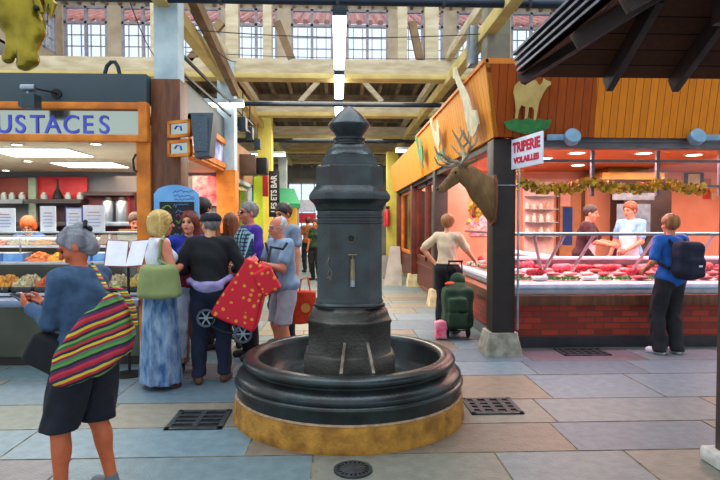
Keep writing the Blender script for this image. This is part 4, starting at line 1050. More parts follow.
while x>-4.9:
    i=(0,4,2,0,3,4,1,2)[k%8]
    for s_ in (0,):
        tray(.225,.34,.06,M_blacktray,'food_tray',ordn(k)+' black food tray from the right in the lowest counter row, with '+names[i]+' salad',(x,6.30,.762),'black trays in the lowest row of the left counter')
        addheap(i,(x,6.30,.776),'heap of '+names[i]+' salad in the '+ordn(k)+' black tray from the right',names[i]+' salads, lowest counter row',(1,1,1.6))
    x-=.24; k+=1
x=-2.2;k=0
while x>-4.9:
    i=(3,1,4,3,1,5,3)[k%7]
    if k in (2,3,6,7):
        t=thing('plastic_tub','blue plastic tub, '+ordn(k)+' item from the right on the middle counter tier','tub',(x,6.62,1.072),group='blue tubs on the middle counter tier')
        b=MB(); b.box((-.11,-.1,0),(.11,.1,.09),.01); b.build('tub',M_bluebox,t,local=True); b=MB(); b.box((-.115,-.105,.09),(.115,.105,.10),.003); b.build('lid',M_shelfw,t,local=True)
    else: addheap(i,(x,6.62,1.072),'pile of '+names[i]+' snacks, '+ordn(k)+' item from the right on the middle counter tier',names[i]+' piles, middle counter tier',(1.1,.6,1))
    x-=.25;k+=1
x=-2.2;k=0
while x>-4.9:
    i=(1,4,3,1,5)[k%5]
    addheap(i,(x,6.92,1.252),'pile of '+names[i]+' pastries, '+ordn(k)+' from the right on the upper counter tier',names[i]+' piles, upper counter tier',(1.2,.55,.6)); x-=.27;k+=1
for k,(x0,y0,x1,y1) in enumerate(((-8,207,14,230),(40,207,55,232),(65,208,82,232),(83,201,104,227))):
    p=at((x0+x1)/2,y1,6.6); w=(x1-x0)*6.6/560; h=(y1-y0)*6.6/560
    t=thing('notice_card',['white notice card standing on the counter glass at the left edge','white notice card on the counter glass, second from the left','white notice card with a blue border on the counter glass','tallest white notice card on the counter glass, nearest the grey-haired woman'][k],'notice card',(p.x,6.62,1.411))
    z1_=h; b=MB(); b.box((-w/2,-.004,0),(w/2,.004,z1_),.001); b.build('card',M_paper if k!=2 else mat('card_blue','4450b4',.7),t,local=True)
    if k==2: b=MB(); b.box((-w/2+.015,-.006,.02),(w/2-.015,-.003,z1_-.015)); b.build('sheet',M_paper,t,local=True)
    for j in range(5): 
        b=MB(); ww=w*(.32 if j%2 else .26); b.box((-ww,-.008,z1_*(.2+.13*j)),(ww,-.0065,z1_*(.2+.13*j)+.008)); b.build('text_line',mat('pale_print','9aa4cc',.8) if j<4 else mat('red_print','c06070',.8),t,local=True)
for k,(px,py,w,h,lab) in enumerate(((113,248,.22,.13,'brown cardboard box on the counter behind the grey-haired woman'),(131,249,.26,.16,'pale cardboard box on the counter next to the menu'),(122,231,.2,.10,'small brown box stacked behind the pale box'))):
    p=at(px,py,6.9); b=MB(); b.box((-w/2,-.1,0),(w/2,.1,h),.006); o=b.build('cardboard_box',mat('card_%s'%'abc'[k],['8a5c34','b8b098','96683c'][k],.8)); 
    o.location=(p.x,6.9 if k<2 else 7.14,1.252 if k<2 else 1.332); tag(o,lab,'box')
# gooseneck spot on the band, curly cable
t=thing('sign_lamp','square dark spotlight on an arm above the left sign','lamp',at(30,100,5.6))
a=at(22,108,5.55);c_=at(38,95,5.55); b=MB(); b.box((a.x,5.48,a.z),(c_.x,5.62,c_.z),.008); b.build('lamp_box',mat('lamp_dark','34464e',.35,.4),t)
b=MB(); q=at(28,88,5.55); b.tube([(q.x-.06,5.55,q.z),(q.x+.07,5.55,q.z)],.035,14); b.tube([(q.x,5.55,q.z),(q.x,5.55,c_.z-.01)],.015,8); b.build('joint',M_steel,t)
q2=at(57,94,5.8); b=MB(); b.tube([(q.x+.05,5.55,q.z),(q2.x,5.72,q2.z),(q2.x,5.80,q2.z)],.010,8); b.lathe([(.05,-.01),(.05,.01)],seg=16,M=Matrix.Translation((q2.x,5.79,q2.z))@Matrix.Rotation(PI/2,4,'X')); b.build('arm',M_black,t)
b=MB(); b.tube([at(105,82,5.9),at(105,73,5.9),at(107,66,5.9),at(111,62,5.9),at(115,62,5.9),at(118,67,5.9),at(120,76,5.9),at(120,80,5.9)],.02,10); b.tube([at(118,80,5.9),at(128,80,5.9)],.03,8)
tag(b.build('bent_pipe',M_navy,loc=at(112,82,5.9)),'dark bent hose rising behind the band of the left shop','hose')
# framed side sign box and hanging speaker at the corner column
t=thing('box_sign','two small mirrored sign panels in wood frames on the corner column','sign',at(180,145,5.8))
for py0,py1 in ((119,139),(139,158)):
    a=at(169,py1,5.86);c_=at(192,py0,5.66)
    Mx=frame(((a.x+c_.x)/2,5.74,(a.z+c_.z)/2),(c_.x-a.x,-.16,0),(0,0,1)); w=(c_.x-a.x)/2*1.05; h=(c_.z-a.z)/2
    b=MB(); b.box((-w,-h,-.02),(w,-h+.03,.02),0,Mx); b.box((-w,h-.03,-.02),(w,h,.02),0,Mx); b.box((-w,-h,-.02),(-w+.03,h,.02),0,Mx); b.box((w-.03,-h,-.02),(w,h,.02),0,Mx); b.build('frame',M_orangewood,t)
    b=MB(); b.box((-w+.03,-h+.03,-.01),(w-.03,h-.03,.008),0,Mx); b.build('mirror_panel',MATS['mirror'],t)
    b=MB(); b.tube([Mx@Vector((-.06,.0,.012)),Mx@Vector((-.03,.03,.012)),Mx@Vector((.02,.02,.012)),Mx@Vector((.03,-.02,.012))],.007,5); b.build('blue_mark',M_bl,t)
t=thing('loudspeaker','grey loudspeaker hanging beside the corner column, wider at the top','loudspeaker',at(203,137,5.7))
a=at(192,114,5.6);c_=at(215,158,5.6)
Mx=Matrix.Translation((0,5.6,0))
b=MB(); xs0,xs1=a.x,c_.x; z1_,z0_=a.z,c_.z
q=[(xs0,z1_),(xs1,z1_+.005),(xs1-.045,z0_+.02),(xs0+.035,z0_)]
va=b._v([(x,5.55,z) for x,z in q]); vb=b._v([(x,5.78,z) for x,z in q]); b.bm.faces.new(va); b.bm.faces.new(vb[::-1])
for i in range(4): b.bm.faces.new([va[i],vb[i],vb[(i+1)%4],va[(i+1)%4]])
b.build('cabinet',mat('speaker_grey','4a5a66',.5,.1,'3c4a56'),t)
b=MB(); b.box((xs0+.04,5.535,z0_+.06),(xs1-.055,5.55,z1_-.04)); b.build('grille',mat('speaker_grille','5c6c78',.7,0,'2c363e',220),t)
b=MB(); b.bar((xs0+.02,5.7,z1_-.06),(-1.63,5.95,z1_-.06),.02); b.build('bracket',M_black,t)
# blackboard on the corner column
t=thing('blackboard','blackboard menu with a light blue arched frame and coloured chalk lines beside the corner column','blackboard',at(177,215,5.75))
a=at(155,250,5.75);c_=at(199,185,5.75); w=c_.x-a.x; h=c_.z-a.z
Mx=frame((a.x,5.76,a.z),(1,0,0),(0,0,1))
ol=[(0,0),(w,0),(w,h*.86)]+[(w*(1-i/10),h*(.86+.14*math.sin(PI*(.5*i/10*1.6+.08)) )) for i in range(1,10)]+[(0,h*.86)]
b=MB(); b.prism(ol,.03,Mx); b.build('frame',mat('sky_blue','5c9ed8',.5,0,'78b4e4',5),t)
b=MB(); b.box((w*.13,h*.06,.03),(w*.90,h*.74,.036),0,Mx); b.build('slate',mat('slate_black','15181c',.7),t)
rr=random.Random(2)
for j,(v,cc,u0,u1) in enumerate(((.66,'chalk_green',.18,.40),(.68,'chalk_blue',.45,.80),(.60,'chalk_blue',.48,.78),(.53,'chalk_pink',.25,.42),(.53,'chalk_pink',.5,.84),(.43,'chalk_green',.5,.86),(.34,'chalk_pink',.55,.75),(.24,'chalk_green',.3,.8),(.15,'chalk_pink',.22,.82))):
    m_=mat(cc,{'chalk_green':'9ad640','chalk_blue':'7098d8','chalk_pink':'d84494'}[cc],.8); pts=[]; n=int((u1-u0)*46)
    for i in range(n): pts.append(Mx@Vector((w*(u0+(u1-u0)*i/n)+rr.uniform(-.004,.004),h*v+rr.choice((-1,1))*rr.uniform(.004,.018),.038)))
    b=MB(); b.tube(pts,.0034,5); b.build('chalk_line',m_,t)
for j,v in enumerate((.90,.83,.78)):
    pts=[Mx@Vector((w*(.42+.02*j)+i*.012,h*v+rr.choice((-1,1))*rr.uniform(.002,.012),.032)) for i in range(18)]
    b=MB(); b.tube(pts,.003,5); b.build('written_line',mat('ink_blue','1f4ea0',.8),t)
# menu stand
t=thing('menu_stand','open menu folder with maroon edges on a thin black stand in front of the counter','menu stand',(at(121,371,5.6).x,5.62,0))
X0=at(121,371,5.6).x; X0=at(128,250,5.62).x
t.location.x=X0
b=MB(); b.lathe([(.005,.0),(.15,.0),(.15,.012),(.02,.03),(.005,.03)],seg=32); b.build('base',M_black,t,local=True)
b=MB(); b.tube([(0,0,.02),(0,0,1.18)],.014,10); b.build('pole',M_black,t,local=True)
for s_,rz in ((-1,.25),(1,-.35)):
    Mx=Matrix.Translation((0,0,1.2))@Matrix.Rotation(rz*.5,4,'Z')@Matrix.Rotation(R(62),4,'X')@Matrix.Rotation(rz*.5,4,'Y')
    b=MB(); b.box((0 if s_>0 else -.21,-.14,-.006),(.21 if s_>0 else 0,.15,0),0,Mx); b.build('cover',mat('maroon','7c2444',.6),t,local=True)
    b=MB(); b.box((.01 if s_>0 else -.20,-.13,0),(.20 if s_>0 else -.01,.14,.004),0,Mx); b.build('page',M_paper,t,local=True)
# front-left timber frame of shop window
b=MB(); b.box((-2.07,5.86,1.0),(-1.93,5.98,2.34)); b.box((-2.07,5.9,0),(-1.93,5.98,1.0)); tag(b.build('trim_5',M_orangewood),kind='structure')
b=MB(); b.tube([at(136,154,5.8),at(133,160,5.8),at(134,170,5.8),at(137,172,5.8)],.012,8); tag(b.build('lamp_arm',M_black,loc=at(137,172,5.8)),'small black curved hook on the timber frame of the left shop','hook')

# ------------------------------------------------------------------ aisle side of the left shops
t=thing('side_sign','blue and white picture sign in an orange frame on the left shop aisle side','sign',(-1.8,8.5,2.4))
b=MB(); b.box((-1.86,6.9,2.38),(-1.78,9.95,2.46)); b.box((-1.86,6.9,2.76),(-1.78,9.95,2.84)); b.box((-1.86,6.9,2.38),(-1.78,6.98,2.84)); b.box((-1.86,9.87,2.38),(-1.78,9.95,2.84)); b.build('frame',M_orangewood,t)
b=MB(); b.box((-1.84,6.95,2.44),(-1.82,9.9,2.78)); b.build('panel',mat('sea_print','3c58c0',.3,0,'e0e6f0',5),t)
b=MB(); b.box((-1.95,6.2,2.34),(-1.80,9.95,2.38)); tag(b.build('trim_6',M_orangewood),kind='structure')
b=MB(); b.box((-1.93,9.65,0),(-1.73,9.85,2.4)); tag(b.build('trim_7',M_brownwood),kind='structure')
flat('notice_board','yellow notice board with a small white sheet inside the aisle opening','notice board',218,173,231,224,9.45,mat('amber_board','d89a3c',.6),.05,[('sheet',222,186,230,194,M_paper,.006)])
flat('poster','pink and red posters wall inside the aisle opening of the left shop','poster',193,176,217,206,9.45,mat('pink_poster','c8284c',.6,0,'e8a0a8',9),.02)
# low wooden counter along the aisle
t=thing('side_counter','low wooden counter along the aisle side of the left shop','counter',(-2.0,8,0))
b=MB(); b.box((-2.02,7.4,.02),(-1.86,8.9,.92)); b.build('body',M_brownwood,t); b=MB(); b.box((-2.04,7.35,.92),(-1.82,8.95,.97),.01); b.build('top',M_brownwood,t)
# next stall
b=MB(); b.box((-2.02,10.0,0),(-1.86,12.4,.9)); b.box((-2.02,10.0,2.35),(-1.86,12.4,3.0)); b.box((-4.0,9.6,0),(-3.9,18,3.0)); tag(b.build('wall_stall',mat('stall_wall','a07a58',.7,0,'84603e',2)),kind='structure')
o=side_frame(10.0,12.2,.9,2.35,M_white); 
o.bm.verts.ensure_lookup_table(); bmesh.ops.translate(o.bm,verts=o.bm.verts[:],vec=(-3.8,0,0)); w_=o.build('window_25',M_white,loc=(-1.9,11.1,.9)); tag(w_,kind='structure')
b=MB(); b.box((-1.92,10.05,.95),(-1.915,12.15,2.3)); b.build('pane',M_glass,w_)
p=at(259,220,12.6); b=MB(); b.box((p.x-.10,12.5,0),(p.x+.10,12.7,2.55),.01); o=b.build('pillar',mat('lime_paint','9fc81c',.5,0,'b4cc2c',3),loc=(p.x,12.6,0)); tag(o,'lime green pillar on the left side of the aisle behind the man in sunglasses','pillar')
t=thing('vertical_sign','tall narrow black sign with pale letters beside the lime green pillar','sign',at(274,216,12.0))
a=at(269,217,12.0);c_=at(279.5,171,12.0); b=MB(); b.box((a.x,11.98,a.z),(c_.x,12.04,c_.z),.004); b.build('board',M_black,t)
Mv=frame(((a.x+c_.x)/2,11.975,(a.z+c_.z)/2),(0,0,1),(-1,0,0))
text('lettering','LES ETS BAR',mat('pale_letters','c8c8c0',.6),Mv,.17,t,.004,.85,.004)
b=MB(); b.bar((a.x-.02,12.0,c_.z-.05),(-1.72,12.55,c_.z-.05),.03); b.build('bracket',M_black,t)
a=at(264,180,12.3); b=MB(); b.box((a.x-.03,12.25,at(0,196,12.3).z),(a.x+.09,12.35,at(0,171,12.3).z),.01); o=b.build('red_plaque',mat('red_plaque','b8202c',.5),loc=(a.x,12.3,a.z)); tag(o,'small red panel between the lime pillar and the black sign','panel')
t=thing('loudspeaker','brown boxy loudspeaker hung high above the lime green pillar','loudspeaker',at(253,165,11.0))
a=at(241,175,11.0);c_=at(268,156,11.0); b=MB(); b.box((a.x,10.7,a.z),(c_.x-.2,11.2,c_.z),.02); b.build('cabinet',mat('speaker_brown','5c4438',.6),t); b=MB(); b.box((c_.x-.2,10.8,a.z+.0),(c_.x,11.1,c_.z-.05),.02); b.build('horn',M_black,t)
for k,(px,py,Y) in enumerate(((243,124,9.6),(250,133,10.8),(258,144,12.6))):
    p=at(px,py,Y); t=thing('spot_lamp','dark box spotlight hanging under the left long beam, '+['nearest','middle','farthest'][k]+' of three','lamp',p)
    b=MB(); b.box((p.x-.07,p.y-.1,p.z-.12),(p.x+.06,p.y+.1,p.z+.1),.01,); b.build('lamp_box',M_navy,t); b=MB(); b.tube([(p.x,p.y,p.z+.1),(p.x-.0,p.y,3.74)],.012,6); b.build('hanger',M_navy,t)
for z in (3.22,3.42):
    b=MB(); b.bar((-1.78,5.99+.2,z),(-1.35-.3,11,z),.03); 
    o=b.build('rail',M_black,loc=(-1.7,8.5,z)); tag(o,('lower' if z<3.3 else 'upper')+' black metal rail above the side sign of the left shop','rail')
t=thing('awning','green sloping awning over a stall at the end of the left side','awning',at(290,200,15.5))
a=at(276,205,15.5);c_=at(301,190,15.5); b=MB(); slab(b,[(a.x-.8,15.2,a.z),(c_.x,15.2,a.z),(c_.x-.3,17,c_.z+.1),(a.x-.8,17,c_.z+.15)],(0,0,1),.03); b.build('canopy',mat('awning_green','1f8a5a',.7),t)
b=MB(); b.box((a.x-.8,15.17,a.z-.09),(c_.x,15.2,a.z+.02)); b.build('valance',mat('awning_green','1f8a5a'),t)
flat('stall_wall','bright yellow stall front under the green awning','stall front',276,206,297,262,16.0,mat('stall_yellow','e0b83c',.6,0,'d8a22c',2),.1)
flat('price_post','grey and dark red post of the last stall, below the awning end','post',293,203,299,275,16.4,mat('post_grey','8c98a4',.6),.08,[('red_cap',293,203,299,209,mat('dark_red','6c1420',.6),.01)])
flat('red_banner','red banner hanging across the bright end of the hall','banner',297,213,316,223,25.47,mat('banner_red','c81c30',.6),.05)
flat('white_banner','white banner above the red one at the bright end of the hall','banner',291,200,314,212,25.47,mat('banner_white','dfe4f0',.6),.03)
# right side of the far aisle
p=at(392,230,17.2); b=MB(); b.box((p.x-.17,17.05,0),(p.x+.17,17.35,3.7),.01); o=b.build('column',M_yel,loc=(p.x,17.2,0)); tag(o,'yellow painted column at the far end of the butcher side','column')
t=thing('fire_extinguisher','red fire extinguisher on the far yellow column','fire extinguisher',at(387,228,16.9)); p=at(387,226,16.93)
b=MB(); b.lathe([(.03,-.02),(.09,0),(.09,.42),(.05,.5),(.02,.52)],p,seg=16); b.build('cylinder',mat('ext_red','c01820',.4),t); b=MB(); b.box((p.x-.03,p.y-.03,p.z+.52),(p.x+.08,p.y+.03,p.z+.60),.01); b.build('valve',M_black,t)
t=thing('folding_panels','grey boards leaning together at the end of the butcher side','board',at(392,284,14.2)); 
a=at(383,287,13.8);c_=at(401,247,13.8)
M_gb=mat('grey_board','a09c98',.7,0,'85817e',3)
b=MB(); slab(b,[(a.x,13.6,.0),(c_.x,13.6,.0),(c_.x+.02,14.2,c_.z),(a.x+.22,14.2,c_.z)],(0,1,0),.03); b.build('panel',M_gb,t)
b=MB(); slab(b,[(a.x-.0,13.9,.12),(a.x+.25,13.9,.12),(a.x+.32,14.3,c_.z-.2),(a.x+.0,14.3,c_.z-.25)],(0,1,0),.03); b.build('panel',mat('grey_board2','6c6866',.7),t)
# ================================================================== people
def skin(n,c,c2): return mat('skin_'+n,c,.55,0,c2,12)
SK={'tan':skin('tan','c8845c','b87350'),'light':skin('light','dca07c','cf8f6c'),'pink':skin('pink','d88a6c','c8765a'),'red':skin('red','c4643c','b4552f')}
M_lip=mat('lip','a84a44',.5); M_eyew=mat('eye_white','e8e4e0',.3); M_eyed=mat('eye_dark','1c1410',.3)
HAIR={'grey':('8e8f96','5c5d66'),'white':('cfcdd0','a9a8b0'),'blonde':('dcbc74','b08c44'),'brown':('5a3420','3a2014'),'dark':('221812','14100c'),'auburn':('8a4a26','5e2e14'),'orange':('cc5c20','a84414'),'ginger':('a87038','7c4c20'),'silver':('8a8580','6a6662'),'redbrown':('7c2c1c','5a1c10')}
def hmat(n): return mat('hair_'+n,HAIR[n][0],.5,0,HAIR[n][1],9,.6,60,stretch=(3,3,.6))
def V(*a): return Vector(a)
def ik(S_,T,a,b,pole):
    d=T-S_; L=min(d.length,(a+b)*.999); d=d.normalized(); x=(a*a-b*b+L*L)/(2*L); h=math.sqrt(max(0,a*a-x*x))
    p=Vector(pole); p=(p-d*p.dot(d)).normalized()
    return S_+d*x+p*h, S_+d*L
def person(label,loc,rz,H=1.70,fem=False,bulk=1.0,lean=0,head=(0,0),LH=None,RH=None,polL=(-.6,-1,-.2),polR=(.6,-1,-.2),feet=((-.10,.0),(.10,.0)),
           top=None,bottom=None,shoes=('shoe_dark',),hairs=('short','brown'),sk='tan',vox=.011,crouch=0,palmL=(1,0,0),palmR=(-1,0,0),curl=.5,group=None,arm_extra=0,torso_only=False):
    k=H/1.70; sk_m=SK[sk]; w=.165 if fem else .185
    hip=V(0,0,.93-crouch); Rl=Matrix.Rotation(-R(lean),3,'X')
    def T(x,y,z): return (hip+Rl@V(x,y,z-.93))*k          # upper body point
    def P(x,y,z): return V(x,y,z)*k
    S_=SDF(vox,.03*k)
    sl,sr=T(-w,0,1.395),T(w,0,1.395)
    hy,hp=R(head[0]),R(head[1])
    Hm=Matrix.Rotation(hy,3,'Z')@Matrix.Rotation(-hp-R(lean)*.4,3,'X')
    nb=T(0,-.005,1.44); hc=nb+(Matrix.Rotation(-R(lean)*.5,3,'X')@V(0,.028,.145))*k
    def Hd(x,y,z): return hc+(Hm@V(x,y,z))*k
    B=bulk
    # torso
    def torso(s,inf=0,up=1.5,kk=.05):
        Rr=Rl
        s.ell(T(0,-.005,.95),((.155 if not fem else .165)*k*B+inf,(.115)*k*B+inf,.125*k+inf),Rr,kk*k)
        s.ell(T(0,.0,1.10),((.135 if not fem else .122)*k*B+inf,.098*k*B+inf,.15*k+inf),Rr,kk*k)
        s.ell(T(0,.0,1.26),((.158 if not fem else .140)*k*B+inf,.108*k*B+inf,.16*k+inf),Rr,kk*k)
        s.cap(T(-w*.72,-.01,1.385),T(w*.72,-.01,1.385),.062*k+inf,None,kk*k)
        if fem:
            for q in (-1,1): s.ell(T(q*.068,.085,1.26),.055*k+inf,None,.03*k)
    torso(S_)
    S_.cap(T(0,-.012,1.40),nb+(hc-nb)*.55,.056*k*(1 if not fem else .85),.050*k*(1 if not fem else .88),.03*k)
    # head
    S_.ell(Hd(0,-.012,.030),(.076*k,.094*k,.090*k),Hm,.02*k)
    S_.ell(Hd(0,.018,-.03),(.060*k,.072*k,.082*k),Hm,.02*k)
    S_.ell(Hd(0,.052,-.092),(.026*k,.026*k,.022*k),Hm,.025*k)
    S_.cap(Hd(0,.082,.018),Hd(0,.108,-.022),.0095*k,.015*k,.010*k)
    for q in (-1,1):
        S_.ell(Hd(q*.028,.083,.006),(.017*k,.014*k,.011*k),Hm,.006*k,neg=True)
        S_.ell(Hd(q*.077,-.008,-.008),(.010*k,.020*k,.032*k),Hm,.008*k)
        S_.ell(Hd(q*.040,.055,-.03),(.022*k,.02*k,.02*k),Hm,.02*k)
        S_.cap(Hd(q*.012,.092,.030),Hd(q*.045,.080,.030),.008*k,.007*k,.012*k)
    S_.ell(Hd(0,.088,-.055),(.024*k,.012*k,.010*k),Hm,.008*k)
    # legs
    ft=[V(f[0],f[1],f[2] if len(f)>2 else 0)*k for f in feet]; fdir=[R(f[3]) if len(f)>3 else R(-8 if f[0]>0 else 8) for f in feet]
    legs=[]
    for i,q in enumerate((-1,1)):
        h=V(q*.088,0,.90-crouch)*k; an=ft[i]+V(0,-.01,.085*k)
        kn,an2=ik(h,an,.425*k,.405*k,(q*.1,1,0)); legs.append((h,kn,an2,i))
        S_.cap(h,kn,.085*k*B,.056*k*B,.05*k); S_.cap(kn,an2,.052*k*B,.036*k,.03*k)
        m=kn.lerp(an2,.32)+V(0,-.018*k,0); S_.ell(m,(.045*k*B,.047*k*B,.10*k),None,.03*k)
        fd=Matrix.Rotation(fdir[i],3,'Z')
        S_.cap(an2+fd@V(0,-.03,-.045)*k,an2+fd@V(0,.13,-.058)*k,.034*k,.026*k,.025*k)
    # arms
    arms=[]
    for q,sh,Tg,pole,pn in ((-1,sl,LH,polL,palmL),(1,sr,RH,polR,palmR)):
        Tg=P(*Tg) if Tg else T(q*(w+.075),.06,.86)
        el,wr=ik(sh,Tg,.275*k,.25*k,pole); arms.append((sh,el,wr))
        S_.cap(sh,el,.050*k*B,.038*k*B,.03*k); S_.cap(el,wr,.039*k*B,.026*k,.02*k)
        d=(wr-el).normalized(); n=Vector(pn); n=(n-d*n.dot(d)); n=n.normalized() if n.length>.05 else d.orthogonal().normalized()
        sd=d.cross(n)
        M3=Matrix((sd,n,d)).transposed()
        S_.ell(wr+d*.05*k,(.038*k,.017*k,.052*k),M3,.015*k)
        cu=curl
        for f,(off,ln) in enumerate(((-.030,.062),(-.010,.072),(.010,.068),(.029,.052))):
            b0=wr+(d*.085+sd*off*1.08)*k; d1=(d*math.cos(cu*.7)+n*math.sin(cu*.7)+sd*off*2.2).normalized(); b1=b0+d1*ln*.55*k
            d2=(d*math.cos(cu*1.9)+n*math.sin(cu*1.9)).normalized(); b2=b1+d2*ln*.5*k
            S_.cap(b0-d*.02*k,b1,.0092*k,.0085*k,.003*k); S_.cap(b1,b2,.0085*k,.007*k,.002*k)
        ts=-1 if q*1>0 else 1
        ts = 1 if sd.dot(V(0,1,.6))>0 else -1
        b0=wr+(d*.03+sd*ts*.03)*k; b1=b0+(d*.035+sd*ts*.025+n*.012)*k; b2=b1+(d*.03+n*.012+sd*ts*.002)*k
        S_.cap(b0,b1,.013*k,.010*k,.008*k); S_.cap(b1,b2,.010*k,.008*k,.003*k)
    body=S_.build('person',[sk_m,M_lip],mat_fn=lambda c: ((np.abs(c-np.array(Hd(0,.095,-.055)))/np.array([.024,.02,.008])/k)**2).sum(1)<1)
    body.location=loc; body.rotation_euler=(0,0,rz); tag(body,label,'person',group)
    def ch(sdf,name,m): return sdf.build(name,m,body)
    for q in (-1,1):
        b=MB(); b.ball(Hd(q*.029,.077,.006),.0115*k,10); b.build('eye',M_eyew if False else M_eyed,body,local=True)
        b=MB(); b.tube([Hd(q*.014,.094,.032),Hd(q*.03,.093,.037),Hd(q*.046,.083,.031)],.0035*k,6); b.build('eyebrow',hmat(hairs[1]),body,local=True)
    # clothes
    fold=lambda a,f=38: (lambda X,Y,Z: a*(np.sin(f*Z+9*X+6*np.sin(11*Y+5*X))+.6*np.sin(23*X+17*Z+8*Y)))
    if top:
        s=SDF(vox,.03); inf=top.get('loose',.014)
        torso(s,inf); hem=top.get('hem',.90); sleeve=top.get('sleeve',.55)
        s.ell(T(0,-.0,.95),(.17*k*B+inf,.125*k*B+inf,.10*k),Rl,.05*k)
        for (sh,el,wr) in arms:
            if sleeve<=0: continue
            if sleeve<1: s.cap(sh,sh.lerp(el,sleeve),.050*k*B+inf*.7,.046*k*B+inf*.9,.02*k)
            else:
                s.cap(sh,el,.050*k*B+inf*.6,.042*k*B+inf*.6,.02*k); s.cap(el,el.lerp(wr,min(1,sleeve-1+.0)),.042*k*B+inf*.6,.031*k+inf*.6,.02*k)
        if top.get('collar'): s.cap(nb+V(0,-.0,-.02),nb+(hc-nb)*.35,.066*k,.062*k,.01)
        s.disp=fold(.0035*top.get('fold',1)); up=Rl@V(0,0,1)
        pz=T(0,0,hem); s.cut(lambda X,Y,Z: -((X-pz.x)*up.x+(Y-pz.y)*up.y+(Z-pz.z)*up.z))
        nk=top.get('neck',1.465); fr=top.get('vneck',.0)
        pn_=T(0,0,nk); s.cut(lambda X,Y,Z: ((X-pn_.x)*up.x+(Y-pn_.y)*(up.y+fr)+(Z-pn_.z)*up.z))
        if sleeve<=0:
            for sh in (sl,sr):
                s.ell(sh+V((.055 if sh is sr else -.055),0,-.04)*k,(.06*k,.12*k,.10*k),None,.01,neg=True)
        ch(s,top.get('name','shirt'),top['mat'])
    if bottom:
        kd=bottom['kind']; inf=bottom.get('loose',.012); s=SDF(vox,.03)
        if kd=='skirt':
            zt,zb=bottom.get('top',1.0)*k,bottom['hem']*k; r0,r1=.165*k*B,bottom.get('r',.25)*k
            fx=(ft[0]+ft[1])/2
            def f(X,Y,Z):
                u=np.clip((zt-Z)/(zt-zb),0,1); rr_=r0+(r1-r0)*u**.8; cx=fx.x*u; cy=fx.y*u
                th=np.arctan2(Y-cy,X-cx); rr_=rr_*(1+.07*u*np.sin(9*th+2*u)+.03*u*np.sin(17*th))
                d=(np.sqrt((X-cx)**2+((Y-cy)/.78)**2)-rr_)*.75
                return np.maximum(np.maximum(d,Z-zt),zb-Z)
            s.fn((-r1*1.4,-r1*1.4,zb),(r1*1.4,r1*1.4,zt),f,0)
        else:
            tl=bottom.get('len',1.0)
            s.ell(V(0,-.005,.93-crouch)*k,((.16)*k*B+inf,.118*k*B+inf,.12*k),None,.04*k)
            for h,kn,an,i in legs:
                if tl<1: s.cap(h,kn+(kn-h)*.0,.087*k*B+inf*.8,(.064+bottom.get('flare',0))*k*B+inf*.6,.012*k)
                else:
                    s.cap(h,kn,.089*k*B+inf,.066*k*B+inf,.035*k); s.cap(kn,an+V(0,0,-.03*k),.064*k*B+inf,(.047+bottom.get('flare',0))*k*B+inf,.02*k); s.ell(kn.lerp(an,.3)+V(0,-.018*k,0),(.052*k*B+inf,.056*k*B+inf,.11*k),None,.03*k)
            s.cut(lambda X,Y,Z: Z-bottom.get('top',1.02)*k+0*X+0*Y)
            zz=bottom.get('hem',.075)*k; s.cut(lambda X,Y,Z: zz-Z+0*X+0*Y)
            s.disp=fold(.004,30)
        ch(s,bottom.get('name',{'skirt':'skirt','shorts':'shorts','trousers':'trousers'}[kd]),bottom['mat'])
    if shoes:
        for h,kn,an,i in legs:
            s=SDF(min(vox,.009),.02); fd=Matrix.Rotation(fdir[i],3,'Z')
            s.cap(an+fd@V(0,-.035,-.050)*k,an+fd@V(0,.14,-.058)*k,.040*k,.036*k,.03,sq=None)
            s.cap(an+fd@V(0,.09,-.052)*k,an+fd@V(0,.12,-.055)*k,.040*k,None,.03)
            if len(shoes)==1: s.cap(an+V(0,0,-.03)*k,an+V(0,0,-.0)*k,.043*k,.043*k,.02)
            z0=ft[i].z; s.cut(lambda X,Y,Z,z0=z0: z0-Z+0*X+0*Y)
            so=ch(s,'shoe',MATS[shoes[0]])
    # hair
    st,hn=hairs; hm=hmat(hn); s=SDF(min(vox,.008),.02*k)
    rs=lambda a: (a[0]*k,a[1]*k,a[2]*k)
    if st!='bald':
        if st in('short','crop','receding'):
            g={'short':.016,'crop':.009,'receding':.010}[st]
            s.ell(Hd(0,-.018,.034),rs((.080+g,.098+g,.092+g)),Hm,.01)
            if st!='receding': n=Hm@V(0,1,-.9).normalized(); c0=Hd(0,.083,.064)
            else: n=Hm@V(0,.9,.5).normalized(); c0=Hd(0,-.0,.03)
            s.cut(lambda X,Y,Z: (X-c0.x)*n.x+(Y-c0.y)*n.y+(Z-c0.z)*n.z)
            n3=Hm@V(0,.25,-1).normalized(); c3=Hd(0,0,-.07)
            s.cut(lambda X,Y,Z: (X-c3.x)*n3.x+(Y-c3.y)*n3.y+(Z-c3.z)*n3.z)
            for q in (-1,1): s.ell(Hd(q*.09,.0,-.01),rs((.022,.02,.03)),Hm,.005,neg=True)
        elif st=='bob':
            s.ell(Hd(0,-.022,.030),rs((.103,.118,.112)),Hm,.02); s.ell(Hd(0,-.035,-.045),rs((.100,.098,.085)),Hm,.04)
            s.ell(Hd(0,.10,-.035),rs((.066,.085,.088)),Hm,.012,neg=True)
        elif st=='long':
            s.ell(Hd(0,-.020,.030),rs((.095,.112,.108)),Hm,.02); s.cap(Hd(-.05,-.05,-.03),Hd(-.06,-.05,-.22),.050*k,.035*k,.03*k); s.cap(Hd(.05,-.05,-.03),Hd(.06,-.05,-.22),.050*k,.035*k,.03*k)
            s.cap(Hd(0,-.07,-.03),Hd(0,-.085,-.25),.06*k,.04*k,.03*k)
            s.ell(Hd(0,.10,-.03),rs((.062,.085,.095)),Hm,.012,neg=True)
        elif st=='bun':
